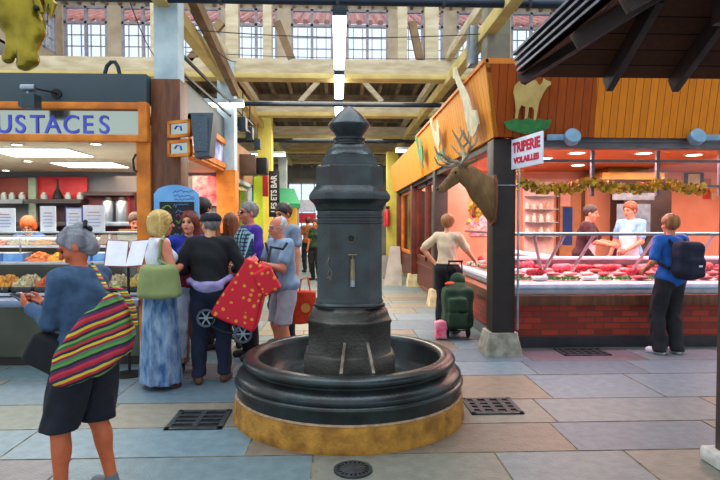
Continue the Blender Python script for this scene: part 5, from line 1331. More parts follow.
            s.ell(Hd(0,-.018,.034),rs((.086,.108,.100)),Hm,.02); s.ell(Hd(0,-.075,-.03),rs((.06,.055,.07)),Hm,.03)
            s.ell(Hd(0,-.085,.085),rs((.045,.04,.04)),Hm,.012)
            s.ell(Hd(0,.095,-.035),rs((.100,.088,.105)),Hm,.012,neg=True)
            for q in (-1,1): s.ell(Hd(q*.095,.0,-.02),rs((.022,.03,.04)),Hm,.006,neg=True)
        s.disp=lambda X,Y,Z: .0024*np.sin(190*X+120*Y+25*Z+5*np.sin(30*Z))+.002*np.sin(90*X-70*Y+12*Z)
        ch(s,'hair',hm)
    body['_h']=0; del body['_h']
    return dict(o=body,hc=hc,Hd=Hd,Hm=Hm,k=k,arms=arms,T=T,sl=sl,sr=sr,legs=legs,W=Matrix.Translation(loc)@Matrix.Rotation(rz,4,'Z'))
def fc(dx,dy): return math.atan2(-dx,dy)      # heading so that local +Y points along (dx,dy)
cl=lambda n,c,c2=None,sc=14,**kw: mat('cloth_'+n,c,.9,0,c2,sc,.25,90,**kw)
mat('shoe_dark','1e1c1e',.6); mat('shoe_brown','5a3a2a',.7); mat('shoe_white','dcdce4',.6); mat('shoe_grey','6a6e72',.7)
M_strap=cl('black','15161a','0e0f12')

# ---- 1. grey-haired woman with the striped bag
M_cardi=cl('cardigan','3c5878','2f4763',20)
w1=person('grey-haired woman in blue cardigan and dark shorts looking down at the phone she holds',(-1.36,3.08,0),fc(-.93,.37),1.48,True,1.10,6,(34,26),
   LH=(-.10,.36,1.20),RH=(.02,.38,1.20),polL=(-.12,-.5,-1),polR=(.12,-.5,-1),feet=((-.15,.08,0,6),(.13,-.04,0,-6)),top=dict(mat=M_cardi,sleeve=1.9,hem=.92,loose=.016,name='cardigan',neck=1.49),
   bottom=dict(kind='shorts',mat=cl('dark_shorts','1a1e2c','12141e'),len=.5,hem=.47,loose=.03,flare=.02),shoes=('shoe_grey',),hairs=('bun','grey'),sk='red',vox=.0075,curl=1.0,palmL=(1,0,.6),palmR=(-1,0,.6))
k=w1['k']
b=MB(); b.tube([w1['Hd'](.04,-.10,.10),w1['Hd'](.0,-.125,.11),w1['Hd'](-.04,-.115,.08),w1['Hd'](-.02,-.13,.05),w1['Hd'](.03,-.125,.06),w1['Hd'](.04,-.10,.10)],.014*k,8); b.build('hair_clip',M_strap,w1['o'],local=True)
# the phone she holds
pp=w1['W']@((w1['arms'][0][2]+w1['arms'][1][2])/2+V(0,.09,.0))
b=MB(); b.box((-.038,-.075,-.005),(.038,.075,.005),.004,Matrix.Translation(pp+V(0,0,.035))@Matrix.Rotation(fc(-.93,.37),4,'Z')@Matrix.Rotation(R(22),4,'X')); tag(b.build('phone',mat('phone_dark','20263a',.2),loc=pp),'dark phone held by the grey-haired woman in both hands','phone')
# striped shoulder bag, long shape hanging on her left (near) side
M_stripe=ramp_mat('woven_stripes',['2c5a34','6c9440','1c2030','b02430','c8a82c','202848','a01c30','b8303c','5a2050','20202c','5c8c40','3c7a4c','8c1c44','d0b02c','1c2030','b42834'],2,4.8,.04,.9,spread=(0,-.42),dscale=5)
YB1=2.80
bg=thing('shoulder_bag','large woven shoulder bag with red, yellow and green stripes carried by the grey-haired woman','bag',at(95,375,YB1))
s=SDF(.0085,.03)
pts=[(53,380),(62,384),(84,381),(108,371),(128,353),(133,335),(130,308),(121,298),(111,293),(104,297),(95,307),(80,319),(69,334),(58,356)]
pw=[at(a_,b_,YB1) for a_,b_ in pts]; psd=poly_sdf([(p_.x,p_.z) for p_ in pw])
zl_,zh_=min(p_.z for p_ in pw),max(p_.z for p_ in pw); xl_,xh_=min(p_.x for p_ in pw),max(p_.x for p_ in pw)
def bagf(X,Y,Z):
    d2=psd(X,Z)+.03; u=np.clip((Z-zl_)/(zh_-zl_),0,1); th=.095*(1-.6*u)+.008*np.sin(20*X+4*Z)
    dy=np.abs(Y-YB1)-th*.8+.03
    return (np.sqrt(np.maximum(d2,0)**2+np.maximum(dy,0)**2)+np.minimum(np.maximum(d2,dy),0)-.03)*.9
s.fn((xl_-.05,YB1-.14,zl_-.05),(xh_+.05,YB1+.14,zh_+.05),bagf,0)
s.disp=lambda X,Y,Z: .004*np.sin(34*X+12*Z)+.002*np.sin(90*X)
s.build('pouch',M_stripe,bg,local=False)
sh=w1['W']@(w1['sl']+V(0,0,.070*k))
b=MB()
b.tube([at(113,288,YB1),at(108,291,YB1-.02),at(104,283,YB1+.02),at(99,275,YB1+.06),at(95,268,YB1+.12),at(92,264,YB1+.2)],[.009,.010,.010,.009,.009,.008],8)
b.tube([at(114,287,YB1),at(124,292,YB1-.03),at(132,306,YB1-.03),at(136,325,YB1-.02)],[.012,.016,.017,.012],8)
b.build('strap',ramp_mat('strap_stripes',['a82038','e0c02c','2c5a34','202848','c03038','7aa03c'],2,26,.03),bg)
# black handbag in front of her, hanging below the arm
s=SDF(.01,.03); q=at(50,352,3.0)
s.box(q,(.075,.05,.06),.025,Matrix.Rotation(R(28),3,'Y')); s.build('handbag',cl('bag_black','17181e','101116'),loc=q)
hb=bpy.data.objects['handbag']; tag(hb,'black handbag hanging in front of the grey-haired woman below her forearm','handbag')

# ---- 2. blonde woman
M_denim=mat('blue_batik','2c5484',.9,0,'8ca4be',17,.2,60,stretch=(1,1,.35))
w2=person('blonde woman in a white sleeveless top and long blue patterned skirt at the counter end',(-1.64,5.22,0),fc(.75,.45),1.61,True,1.1,0,(0,0),
   LH=(-.10,.25,1.12),RH=(.04,.24,1.20),polL=(-.8,-.6,-.6),polR=(.8,-.6,-.8),top=dict(mat=cl('white','d8dce4','c4c9d4'),sleeve=0,hem=.94,neck=1.45,name='top'),
   bottom=dict(kind='skirt',mat=M_denim,hem=.05,top=1.03,r=.245),shoes=('shoe_brown',),hairs=('bob','blonde'),sk='pink',vox=.0095,curl=.9)
s=SDF(.009,.03); q=V(-1.59,5.03,.99)
def bag2(X,Y,Z):
    x=X-q.x; y=Y-q.y; z=Z-q.z; u=np.clip((z+.17)/.34,0,1)
    return (np.sqrt(np.maximum(np.abs(x)-(.20-.05*u)+.05,0)**2+np.maximum(np.abs(y)-.07*(1-.4*u)+.03,0)**2+np.maximum(np.abs(z+.0)-.15+.05,0)**2)-.05+.006*np.sin(22*x+9*z))*.9
s.fn((q.x-.26,q.y-.12,q.z-.2),(q.x+.26,q.y+.12,q.z+.2),bag2,0)
t=thing('shoulder_bag','olive green slouchy shoulder bag carried by the blonde woman','bag',q)
s.build('pouch',cl('olive','8f9a64','7b8654',6),t,local=False)
sh=w2['W']@w2['sr']; b=MB(); b.tube([q+V(.13,0,.12),V(-1.60,5.06,1.18),sh+V(0,-.06,.04),sh+V(0,.0,.068),sh+V(-.01,.08,.02)],[.018,.016,.014,.014,.012],8); b.build('strap',MATS['cloth_olive'],t)

# ---- 3. man in the flat cap, seen from behind
w3=person('man in black cap and black pullover, a lavender one tied round his waist, from behind',(-1.20,5.30,0),fc(-.12,1),1.60,False,1.12,2,(38,0),
   LH=(-.20,.20,1.10),RH=(.22,.22,1.12),feet=((-.12,.0,0,12),(.13,.06,0,-12)),top=dict(mat=cl('pull_black','14161c','0d0f14'),sleeve=1.9,hem=.98,loose=.024,name='pullover',neck=1.49),
   bottom=dict(kind='trousers',mat=cl('jeans_navy','16223c','101a2e')),shoes=('shoe_brown',),hairs=('crop','silver'),sk='light',vox=.0095)
s=SDF(.008,.015); Hd=w3['Hd']; Hm=w3['Hm']; k=w3['k']
s.ell(Hd(0,-.015,.058),(.100*k,.122*k,.070*k),Hm); s.ell(Hd(0,.085,.045),(.075*k,.065*k,.016*k),Hm,.02)
n=Hm@V(0,0,-1); c0_=Hd(0,0,.030); s.cut(lambda X,Y,Z: (X-c0_.x)*n.x+(Y-c0_.y)*n.y+(Z-c0_.z)*n.z); s.build('cap',cl('cap','1a1e2c','12151f'),w3['o'])
s=SDF(.009,.02); T=w3['T']; pts=[T(-.19,-.03,1.03),T(-.12,-.125,1.0),T(0,-.15,.985),T(.12,-.125,1.01),T(.20,-.02,1.06),T(.10,.13,1.03),T(-.1,.14,1.02)]
for i in range(7): s.cap(pts[i],pts[(i+1)%7],.030,.030)
s.ell(T(0,-.14,.97),(.13,.03,.05)); s.cap(T(.0,.15,1.02),T(.03,.17,.80),.03,.02); s.disp=lambda X,Y,Z:.004*np.sin(60*Z+30*X)
s.build('tied_pullover',cl('lavender','9a92c0','857cae'),w3['o'])

# ---- 4. young woman in blue, white trousers, crimson bag
w4=person('young woman with long reddish-brown hair and blue top behind the man in the cap',(-1.50,5.72,0),fc(.25,-1),1.62,True,.95,0,(-20,0),
   LH=(.02,.25,1.05),RH=(.28,.14,1.0),top=dict(mat=cl('royal','2438a8','1b2c8c'),sleeve=1.5,hem=.94,name='blouse'),bottom=dict(kind='trousers',mat=cl('white_jeans','c4cce0','b0b8d0'),hem=.16),
   shoes=('shoe_dark',),hairs=('long','redbrown'),sk='light',vox=.010)
q=V(-1.44,5.45,1.04); t=thing('handbag','crimson handbag hanging between the blonde woman and the man in the cap','handbag',q)
s=SDF(.009,.02); s.box(q,(.04,.07,.11),.035,Matrix.Rotation(R(15),3,'Y')); s.disp=lambda X,Y,Z:.003*np.sin(70*X+20*Z); s.build('pouch',cl('crimson','a0204a','84183a'),t,local=False)
b=MB(); b.tube([q+V(-.03,-.02,.12),q+V(.0,.0,.26),q+V(.08,.12,.36),q+V(.03,.02,.13)],.010,8); b.build('strap',MATS['cloth_crimson'],t)

# ---- 5. man with sunglasses, plaid scarf over purple
M_plaid=bpy.data.materials.new('plaid'); M_plaid.use_nodes=True; MATS['plaid']=M_plaid
N=M_plaid.node_tree.nodes;L=M_plaid.node_tree.links;bs=N['Principled BSDF'];bs.inputs['Roughness'].default_value=.9
tc=N.new('ShaderNodeTexCoord');sp=N.new('ShaderNodeSeparateXYZ');L.new(tc.outputs['Object'],sp.inputs[0])
def band(o_,sc,lo):
    a=N.new('ShaderNodeMath');a.operation='MULTIPLY';a.inputs[1].default_value=sc;L.new(o_,a.inputs[0]);f=N.new('ShaderNodeMath');f.operation='FRACT';L.new(a.outputs[0],f.inputs[0]);g=N.new('ShaderNodeMath');g.operation='LESS_THAN';g.inputs[1].default_value=lo;L.new(f.outputs[0],g.inputs[0]);return g.outputs[0]
def mixc(f,a,b_):
    m=N.new('ShaderNodeMix');m.data_type='RGBA';L.new(f,m.inputs['Factor'])
    for nm,v in (('A',a),('B',b_)):
        if isinstance(v,str): m.inputs[nm].default_value=lin(v)
        else: L.new(v,m.inputs[nm])
    return m.outputs['Result']
c_=mixc(band(sp.outputs[0],24,.5),'2c4c68','7cb0b8'); c_=mixc(band(sp.outputs[2],24,.4),c_,'1c3050'); c_=mixc(band(sp.outputs[0],12,.10),c_,'a8d0d0'); L.new(c_,bs.inputs['Base Color'])
w5=person('man in sunglasses with a blue-green plaid scarf over a purple shirt, near the cap man',(-.98,6.30,0),fc(-.8,-.45),1.74,False,1.1,0,(5,0),
   LH=(-.2,.2,1.0),RH=(.2,.2,1.0),top=dict(mat=cl('purple','4a2a9c','3c2084'),sleeve=1.6,hem=.9),bottom=dict(kind='trousers',mat=MATS['cloth_black']),hairs=('crop','silver'),sk='pink',vox=.0105)
Hd=w5['Hd'];k=w5['k']; b=MB()
for q_ in (-1,1): b.ball(Hd(q_*.031,.096,.006),(.024*k,.007,.017*k),12,w5['Hm'].to_4x4())
b.tube([Hd(-.08,.0,.008),Hd(-.055,.088,.010),Hd(0,.102,.010),Hd(.055,.088,.010),Hd(.08,.0,.008)],.0035,6); b.build('sunglasses',mat('lens_dark','101014',.15),w5['o'],local=True)
s=SDF(.010,.03); T=w5['T']
s.cap(T(-.12,.02,1.42),T(.12,.02,1.42),.085,.085); s.ell(T(0,.03,1.26),(.18,.15,.20),None,.04); s.ell(T(0,.04,1.05),(.17,.16,.20),None,.04); s.cap(T(-.15,.05,1.40),T(-.19,.10,1.12),.08,.08)
s.cut(lambda X,Y,Z:-(Y+.02+0*X+0*Z)); s.cut(lambda X,Y,Z:Z-1.44*k-.0*Y+.35*np.abs(X)); s.disp=lambda X,Y,Z:.006*np.sin(28*X+15*Z)
s.build('scarf',M_plaid,w5['o'])

# ---- 6. white-haired man holding the red trolley bag
w6=person('white-haired man in a light blue polo shirt and pale shorts lifting a red trolley bag',(-.56,5.85,0),fc(-.75,-.5),1.57,False,1.08,6,(0,6),
   LH=(-.08,.34,1.20),RH=(.12,.30,1.22),polL=(-.7,-.5,-.9),polR=(.8,-.5,-.9),top=dict(mat=cl('polo','8aa2bc','7a92ae'),sleeve=.62,hem=.86,loose=.024,name='polo_shirt',collar=True),
   bottom=dict(kind='shorts',mat=cl('pale_shorts','a8a8b4','9898a6'),len=.5,hem=.52,loose=.018,flare=.012),feet=((-.16,.06),(.15,-.04)),shoes=('shoe_grey',),hairs=('receding','white'),sk='pink',vox=.0095,curl=1.3)
s=SDF(.008,.01); T=w6['T']; s.cap(T(.12,.12,1.42),T(-.06,.14,1.08),.014,.014); s.cap(T(-.06,.14,1.08),T(-.17,.05,.9),.013,.013); s.build('bag_strap',cl('strap_grey','2c3440','222a34'),w6['o'])
# glasses on him
b=MB(); Hd=w6['Hd'];k=w6['k']; b.tube([Hd(-.08,.0,.008),Hd(-.05,.094,.010),Hd(0,.104,.010),Hd(.05,.094,.010),Hd(.08,.0,.008)],.003,6); b.build('glasses',M_steel,w6['o'],local=True)
# red trolley bag with yellow spots, tilted in the air
M_red=bpy.data.materials.new('red_spotted'); M_red.use_nodes=True; MATS['red_spotted']=M_red
N=M_red.node_tree.nodes;L=M_red.node_tree.links;bs=N['Principled BSDF'];bs.inputs['Roughness'].default_value=.7
tc=N.new('ShaderNodeTexCoord');vo=N.new('ShaderNodeTexVoronoi');vo.inputs['Scale'].default_value=15;L.new(tc.outputs['Object'],vo.inputs[0])
nz=N.new('ShaderNodeTexNoise');nz.inputs['Scale'].default_value=34;L.new(tc.outputs['Object'],nz.inputs[0])
ad=N.new('ShaderNodeMath');ad.operation='MULTIPLY_ADD';ad.inputs[1].default_value=.35;L.new(nz.outputs[0],ad.inputs[0]);L.new(vo.outputs['Distance'],ad.inputs[2])
lt=N.new('ShaderNodeMath');lt.operation='LESS_THAN';lt.inputs[1].default_value=.43;L.new(ad.outputs[0],lt.inputs[0])
c_=mixc(lt.outputs[0],'d0142c','e8902c');L.new(c_,bs.inputs['Base Color'])
YT_=5.30
tr=thing('shopping_trolley','red wheeled shopping trolley with yellow spots, held tilted off the ground by the white-haired man','shopping trolley',at(225,325,YT_))
A,Bt=at(257,268,YT_),at(236,316,YT_)      # top and bottom centre of the bag
ax=(A-Bt).normalized(); sx_=V(0,1,0).cross(ax).normalized(); Mb=Matrix((sx_,V(0,1,0),ax)).transposed(); ln=(A-Bt).length
s=SDF(.009,.02)
def rb(X,Y,Z):
    dx,dy,dz=X-Bt.x,Y-Bt.y,Z-Bt.z
    u=dx*sx_.x+dy*sx_.y+dz*sx_.z; w_=dx*ax.x+dy*ax.y+dz*ax.z; v=dy
    f=np.clip(w_/ln,0,1); hw=.215-.09*f
    return (np.sqrt(np.maximum(np.abs(u)-hw+.02,0)**2+np.maximum(np.abs(v)-.12+.02,0)**2+np.maximum(np.abs(w_-ln*.5)-ln*.5-.04,0)**2)-.02+.006*np.sin(16*u+9*w_))*.9
mid=(A+Bt)/2; s.fn(mid-V(.42,.2,.42),mid+V(.42,.2,.42),rb,0); s.build('bag',M_red,tr,local=False)
s=SDF(.009,.02); p1_,p2_=at(262,272,YT_-.14),at(272,290,YT_-.13); s.box((p1_+p2_)/2,(.07,.02,.10),.02,Matrix.Rotation(R(-28),3,'Y')); s.build('flap',M_red,tr,local=False)
b=MB(); hd=w6['W']@((w6['arms'][0][2]+w6['arms'][1][2])/2)+V(-.05,-.06,.0)
for v in (-.1,.1): b.tube([Bt+V(0,v,0)-ax*.05,A+V(0,v,0)+ax*.1,at(268,262,YT_+.08+v*.3)],.010,8)
b.tube([at(268,262,YT_+.05),at(271,247,YT_+.12),at(283,249,YT_+.2),at(287,243,YT_+.24)],.014,8); b.build('handle_frame',M_black,tr)
for px,py,y_ in ((206,318,YT_-.1),(243,334,YT_-.1),(236,331,YT_+.14)):
    q=at(px,py,y_); Mx=Matrix.Translation(q)@Matrix.Rotation(PI/2,4,'X')@Matrix.Rotation(R(10),4,'Y')
    b=MB(); b.lathe([(.065,-.012),(.085,-.012),(.085,.012),(.065,.012)],seg=28,closed=True,M=Mx); w_=b.build('wheel',mat('wheel_tyre','4a5668',.6),tr)
    b=MB(); 
    for a in range(3): b.bar(Mx@V(.066*math.cos(a*PI/3),.066*math.sin(a*PI/3),0),Mx@V(-.066*math.cos(a*PI/3),-.066*math.sin(a*PI/3),0),.012)
    b.lathe([(.004,-.014),(.02,-.014),(.02,.014),(.004,.014)],seg=12,M=Mx); b.build('spokes',mat('wheel_grey','8c98a4',.5),w_)
b=MB(); b.tube([at(206,318,YT_-.08),at(222,308,YT_),at(240,330,YT_)],.009,8); b.tube([at(216,312,YT_-.1),at(211,326,YT_-.1),at(224,332,YT_-.1),at(240,334,YT_-.08)],.009,8); b.build('axle',M_black,tr)
# orange-red tote beside him
q=at(305,307,6.05); t=thing('tote_bag','orange-red tote bag with a pale round print hanging behind the white-haired man','bag',q)
s=SDF(.009,.02); s.box(q,(.10,.05,.155),.02); s.disp=lambda X,Y,Z:.004*np.sin(25*X+14*Z); s.build('pouch',cl('tote','d03c1c','bc3014'),t,local=False)
b=MB(); b.lathe([(.005,0),(.05,0),(.05,.004),(.005,.004)],seg=24,M=Matrix.Translation(q+V(.01,-.078,-.0))@Matrix.Rotation(PI/2,4,'X')); b.build('round_print',mat('print_gold','d8903c',.7),t)
b=MB(); b.tube([q+V(-.06,0,.16),q+V(-.04,0,.30),q+V(.03,.02,.32),q+V(.06,0,.16)],.009,8); b.build('handles',MATS['cloth_tote'],t)
# ---- 7-9 further people in the group
w7=person('dark-haired man in a grey-blue T-shirt walking behind the white-haired man',(-.66,6.95,0),fc(-.6,-.7),1.74,False,1.05,0,(0,14),top=dict(mat=cl('grey_tee','7c92a4','6c8294'),sleeve=.6,hem=.9),RH=(.27,.02,.86),
   bottom=dict(kind='trousers',mat=MATS['cloth_black']),hairs=('short','dark'),sk='tan',vox=.011)
w8=person('dark-haired person in a brown top behind the group, beside the blackboard',(-1.62,6.75,0),fc(.5,.8),1.80,False,1.0,0,(0,0),top=dict(mat=cl('rust','8c5030','744024'),sleeve=.6,hem=.9),bottom=dict(kind='trousers',mat=MATS['cloth_black']),hairs=('short','dark'),sk='tan',vox=.012)
w9=person('woman with long auburn hair half hidden behind the man in the cap',(-1.29,6.78,0),fc(-.3,.9),1.62,True,1.0,0,(0,0),top=dict(mat=MATS['cloth_black'],sleeve=1.6,hem=.9),bottom=dict(kind='trousers',mat=cl('tan_trousers','8c6c48','7c5c3a')),hairs=('long','auburn'),sk='pink',vox=.012)
# ---- 10. woman in cream at the butcher's side counter
w10=person('woman in a cream top and black trousers at the butcher side counter, hand on hip',(1.50,7.62,0),fc(.55,.85),1.62,True,1.0,0,(0,0),
   LH=(-.20,-.02,1.02),RH=(.28,.36,1.04),polL=(-1,-.25,.1),polR=(.6,-.8,-.8),top=dict(mat=cl('cream','d8c4a8','c8b292'),sleeve=.8,hem=1.0,name='top'),bottom=dict(kind='trousers',mat=cl('blackish','15151c','0e0e14'),loose=.02,flare=.02,top=1.08),
   shoes=('shoe_grey',),hairs=('short','ginger'),sk='light',vox=.0105)
# ---- 11. young man with backpack
w11=person('young man in blue T-shirt and dark trousers facing the front of the butcher counter',(3.82,6.28,0),fc(-.25,1),1.60,False,.98,0,(0,0),LH=(-.20,.20,1.02),RH=(.20,.24,1.04),
   feet=((-.12,.04,0,16),(.11,.0,0,-20)),top=dict(mat=cl('bright_blue','1f62b8','1a549f'),sleeve=.75,hem=.84,loose=.022,name='t_shirt'),bottom=dict(kind='trousers',mat=cl('charcoal','26262c','1b1b20'),loose=.022,flare=.012,hem=.03),
   shoes=('shoe_white','x'),hairs=('short','ginger'),sk='tan',vox=.0095)
W=w11['W']; t=thing('backpack','dark navy backpack worn by the young man in the blue T-shirt','backpack',W@V(.03,-.22,1.05))
bpk=cl('navy_pack','182038','101628')
s=SDF(.009,.03); q=W@V(.0,-.235,1.10); R3=Matrix.Rotation(fc(-.25,1),3,'Z')
s.box(q,(.085,.03,.13),.08,R3); s.ell(q+V(0,0,-.10),(.15,.10,.12),R3,.05); s.box(W@V(.0,-.32,1.02),(.09,.02,.07),.03,R3); s.disp=lambda X,Y,Z:.004*np.sin(40*Z+10*X); s.build('pack',bpk,t,local=False)
for q_ in (-1,1):
    b=MB(); b.tube([W@V(q_*.09,-.16,1.20),W@V(q_*.11,-.09,1.31),W@V(q_*.115,.0,1.345),W@V(q_*.11,.09,1.28),W@V(q_*.11,.12,1.16),W@V(q_*.15,.08,1.08),W@V(q_*.14,-.12,1.0)],.020,8); b.build('shoulder_strap',bpk,t)
b=MB(); b.box((-.025,-.002,-.01),(.025,.0,.01),0,Matrix.Translation(W@V(.03,-.374,1.04))@R3.to_4x4()); b.build('pale_label',M_paper,t)
# ---- 12, 13 butchers
def apron(w,m):
    T=w['T']; s=SDF(.010,.02)
    s.ell(T(0,.03,1.18),(.155,.115,.22),None,.03); s.ell(T(0,.03,.92),(.185,.14,.25),None,.05); s.cut(lambda X,Y,Z:-(Y-.03+0*X+0*Z)); s.cut(lambda X,Y,Z:.5-Z+0*X+0*Y); s.build('apron',m,w['o'])
w12=person('butcher in a dark maroon shirt and white apron leaning over the meat case',(3.72,8.35,.10),fc(.75,-.5),1.68,False,1.15,8,(0,8),LH=(-.10,.42,1.12),RH=(.14,.42,1.10),top=dict(mat=cl('maroon_shirt','3a1824','2c101a'),sleeve=.8,hem=.88,loose=.02),
   bottom=dict(kind='trousers',mat=cl('navy_tr','18203c','121830')),hairs=('crop','dark'),sk='pink',vox=.0105); apron(w12,cl('apron_white','dcd8dc','c8c4ca'))
w13=person('butcher in a light blue shirt and white apron standing in front of the oven',(4.42,8.30,.10),fc(-.75,-.35),1.72,False,1.0,0,(0,10),LH=(-.12,.24,1.0),RH=(.22,.16,.92),top=dict(mat=cl('light_blue','7cb0dc','6aa0cc'),sleeve=.7,hem=.88),
   bottom=dict(kind='trousers',mat=MATS['cloth_navy_tr']),hairs=('short','auburn'),sk='pink',vox=.0105); apron(w13,MATS['cloth_apron_white'])
# ---- 14, 15 behind the left counter
person('shop worker with orange hair bending behind the left counter',(-4.28,8.0,0),fc(.2,-1),1.60,True,1.0,12,(0,30),top=dict(mat=cl('work_blue','3a5a8c','2c4874'),sleeve=.7,hem=.9),hairs=('bob','orange'),sk='light',vox=.014,bottom=dict(kind='trousers',mat=MATS['cloth_black']))
person('brown-haired shop worker behind the cardboard boxes on the left counter',(-2.82,7.95,0),fc(.1,-1),1.64,False,1.0,4,(20,20),top=dict(mat=cl('work_tan','9c7c5c','8c6c4c'),sleeve=.7,hem=.9),hairs=('short','brown'),sk='pink',vox=.014,bottom=dict(kind='trousers',mat=MATS['cloth_black']))
# ---- distant people
for (px,Y,H,rz,tc_,hn,f,lab) in ((316,15.0,1.62,2.6,'green_dark','dark',True,'distant seated-looking woman in dark green near the bright end of the hall'),(308,17.5,1.7,0.4,'rust','brown',False,'distant man in a rust shirt walking towards the bright end'),(322,18.5,1.66,3.3,'white','blonde',True,'distant woman in white at the far end of the aisle')):
    person(lab,((px-338)/560*Y,Y,0),rz,H,f,1.0,0,(0,0),top=dict(mat=cl(tc_,'24402c'),sleeve=.7,hem=.9),bottom=dict(kind='trousers',mat=MATS['cloth_black']),hairs=('short',hn),sk='tan',vox=.016)
# ---- green shopping trolley beside the woman in cream
YG=7.30; c_=(at(457,338,YG).x); t=thing('shopping_trolley','dark green shopping trolley with side pockets standing beside the woman in cream','shopping trolley',(c_,YG,0))
s=SDF(.010,.03); s.box((c_,YG,.40),(.14,.10,.22),.05); s.box((c_-.03,YG-.17,.46),(.09,.03,.06),.03); s.box((c_-.03,YG-.17,.27),(.10,.03,.06),.03); s.ell((c_-.02,YG,.66),(.14,.12,.09)); s.disp=lambda X,Y,Z:.006*np.sin(30*X+20*Z)
s.build('bag',cl('green_dark','24402c'),t,local=False)
s=SDF(.010,.03); s.ell((c_+.01,YG+.02,.76),(.10,.07,.10)); s.build('top_flap',MATS['cloth_green_dark'],t,local=False)
s=SDF(.010,.02); s.ell((c_-.09,YG-.02,.715),(.08,.06,.03)); s.build('orange_cloth',mat('orange_cloth','e04c1c',.8),t,local=False)
b=MB(); 
for x in (-.1,.1): b.tube([(c_+x,YG+.16,.1),(c_+x,YG+.17,.9),(c_+x*.8,YG+.12,1.0)],.010,8)
b.tube([(c_-.1,YG+.12,1.0),(c_+.1,YG+.12,1.0)],.014,8); b.tube([(c_-.16,YG+.12,.07),(c_+.16,YG+.12,.07)],.01,8); b.build('handle_frame',M_black,t)
for x in (-.13,.15):
    b=MB(); Mx=Matrix.Translation((c_+x,YG+.02,.075))@Matrix.Rotation(PI/2,4,'Y'); b.lathe([(.005,-.018),(.07,-.018),(.075,0),(.07,.018),(.005,.018)],seg=24,M=Mx); b.build('wheel',M_black,t)
q=V(at(441,325,YG-.12).x,YG-.10,0); t=thing('carrier_bag','small pink and white carrier bag leaning on the green trolley','bag',q)
s=SDF(.009,.02); s.box(q+V(0,0,.13),(.05,.04,.09),.025); s.disp=lambda X,Y,Z:.006*np.sin(50*X+40*Z); s.build('pouch',mat('pink_plastic','e8487c',.4,0,'f0a0b8',10),t,local=False)
# ================================================================== stag head trophy on the corner post
M_fur=mat('stag_fur','8a6c44',.9,0,'6a4e2e',9,.7,110,stretch=(1,1,.4)); M_antler=mat('antler','7c6a50',.6,0,'b0a084',9)
base=at(497,196,6.15)
st=thing('stag_trophy','mounted stag head with branched antlers on the corner post of the butcher shop','trophy',base)
YS=6.12
q=lambda px,py,dy=0: at(px,py,YS+dy)
s=SDF(.0085,.03)
s.cap(q(502,205,.12),q(482,190,.04),.245,.145,.05,sq=((0,1,0),.70)); s.cut(lambda X,Y,Z:X-1.735+0*Y+0*Z); s.cap(q(484,190,.04),q(470,176),.145,.105,.05,sq=((0,1,0),.70)); s.cap(q(474,181),q(461,173),.105,.08,.05,sq=((0,1,0),.75))
s.ell(q(459,173),(.085,.070,.068),None,.03); s.cap(q(456,174.5),q(443,187),.060,.040,.03,sq=((0,1,0),.85)); s.cap(q(446,186),q(440,190),.034,.030,.02); s.cap(q(456,181),q(443,191),.035,.022,.02)
for d in (-1,1):
    e=q(465,165,d*.07); s.cap(e,e+V(.10,d*.10,.05),.028,.012,.02,sq=((0,1,.3),.6))
s.disp=lambda X,Y,Z:.002*np.sin(120*X+60*Z+50*Y)
s.build('head',M_fur,st,local=False)
b=MB(); b.ball(q(437.8,189,-.0),(.020,.026,.020),12); b.build('muzzle_tip',M_black,st)
for d in (-1,1):
    b=MB(); b.ball(q(455.5,172.5,d*.062),.014,10); b.build('eye',M_black,st)
    b=MB(); o=d*.07
    main=[q(461,167,d*.04),q(457,162,d*.10),q(449,161,d*.20),q(444,156,d*.27),q(443,147,d*.30)] if d<0 else [q(462,167,d*.04),q(464,160,d*.10),q(463,150,d*.18),q(458,140,d*.22),q(452,130,d*.22)]
    b.tube(main,[.024,.022,.019,.015,.006],8)
    if d<0:
        for pts in ([q(459,164,-.08),q(447,167,-.12),q(438,164,-.16),q(434,157,-.18)],[q(455,162,-.12),q(446,157,-.2),q(437,153,-.24),q(434,146,-.26)],[q(461,165,-.06),q(467,156,-.16),q(470,146,-.24),q(471,136,-.28)],[q(469,149,-.22),q(475,144,-.26),q(477,136,-.28)],[q(470,143,-.26),q(465,137,-.30),q(463,130,-.3)]): b.tube(pts,[.018,.015,.012,.005],8)
    else:
        for pts in ([q(463,164,.06),q(452,164,.1),q(443,161,.16),q(439,155,.18)],[q(464,157,.12),q(456,151,.2),q(450,143,.26)],[q(462,148,.2),q(468,142,.22),q(469,131,.22)],[q(459,141,.22),q(462,134,.24),q(460,127,.24)]): b.tube(pts,[.018,.015,.012,.005] if len(pts)==4 else [.016,.012,.005],8)
    b.build('antler',M_antler,st)
Mx=Matrix.Translation((1.745,YS+.12,q(497,198).z))@Matrix.Rotation(-PI/2,4,'Y')
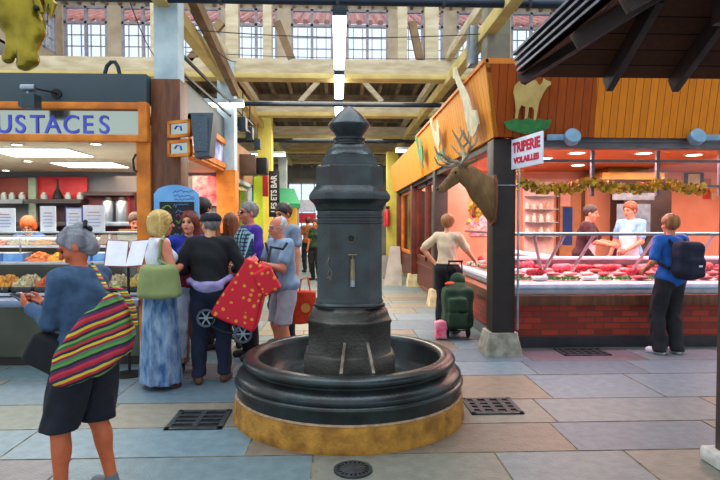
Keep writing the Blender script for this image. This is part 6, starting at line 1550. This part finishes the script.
b=MB(); b.prism([(-.31,0),(-.27,-.12),(0,-.19),(.18,-.18),(.26,-.10),(.26,.10),(.18,.18),(0,.19),(-.27,.12)],.03,Mx); b.build('shield',M_brownwood,st)
# ================================================================== gilded horse head at the upper left
M_gold=mat('gilt','9c8a2c',.3,.8,'6a5818',5,.3,20)
YH=4.3; q=lambda px,py,dy=0: at(px,py,YH+dy)
hh=thing('horse_head','gilded horse head with open mouth hanging nose-down at the upper left','sculpture',q(20,-20))
s=SDF(.010,.04)
s.cap(q(0,-45),q(14,-8),.22,.17,.06,sq=((0,1,0),.6)); s.ell(q(13,12),(.15,.10,.145),None,.04); s.cap(q(22,0),q(33,30),.13,.085,.05,sq=((0,1,0),.75)); s.cap(q(30,26),q(27,58),.095,.072,.04,sq=((0,1,0),.8))
s.ell(q(32,60),(.045,.055,.05),None,.03); s.ell(q(24,66),(.05,.05,.035),None,.03); s.cap(q(12,28),q(12,46),.065,.036,.05,sq=((0,1,0),.8)); s.cap(q(12,46),q(8,58),.036,.044,.03,sq=((0,1,0),.9))
s.cap(q(38,2,-.06),q(42,12,-.07),.03,.02,.03); s.ell(q(34,58,-.055),(.014,.014,.016),None,.01,neg=True); s.cap(q(17,30,-.08),q(24,50,-.06),.012,.01,.015,neg=True)
s.build('head',M_gold,hh,local=False)
for d in (-1,1):
    b=MB(); b.ball(q(36,8,d*.095),.022,12); b.build('eye',M_black,hh)
    b=MB(); e=q(28,-26,d*.07); b.tube([e,e+V(.03,d*.03,.10),e+V(.02,d*.035,.17)],[.035,.03,.004],8); b.build('ear',M_gold,hh)
b=MB()
for i in range(14):
    a=q(-4+i*2.6,-45+i*3.6,(-.05 if i%2 else .05)); b.tube([a+V(.1,0,.06),a+V(.17,0,-.02),a+V(.15,0,-.12)],[.03,.03,.006],8)
b.build('mane',M_gold,hh)
b=MB(); b.tube([q(6,-30),V(q(6,-30).x,YH,4.4),V(-2.1,5.85,4.4)],.02,8); b.build('bracket',M_black,hh)
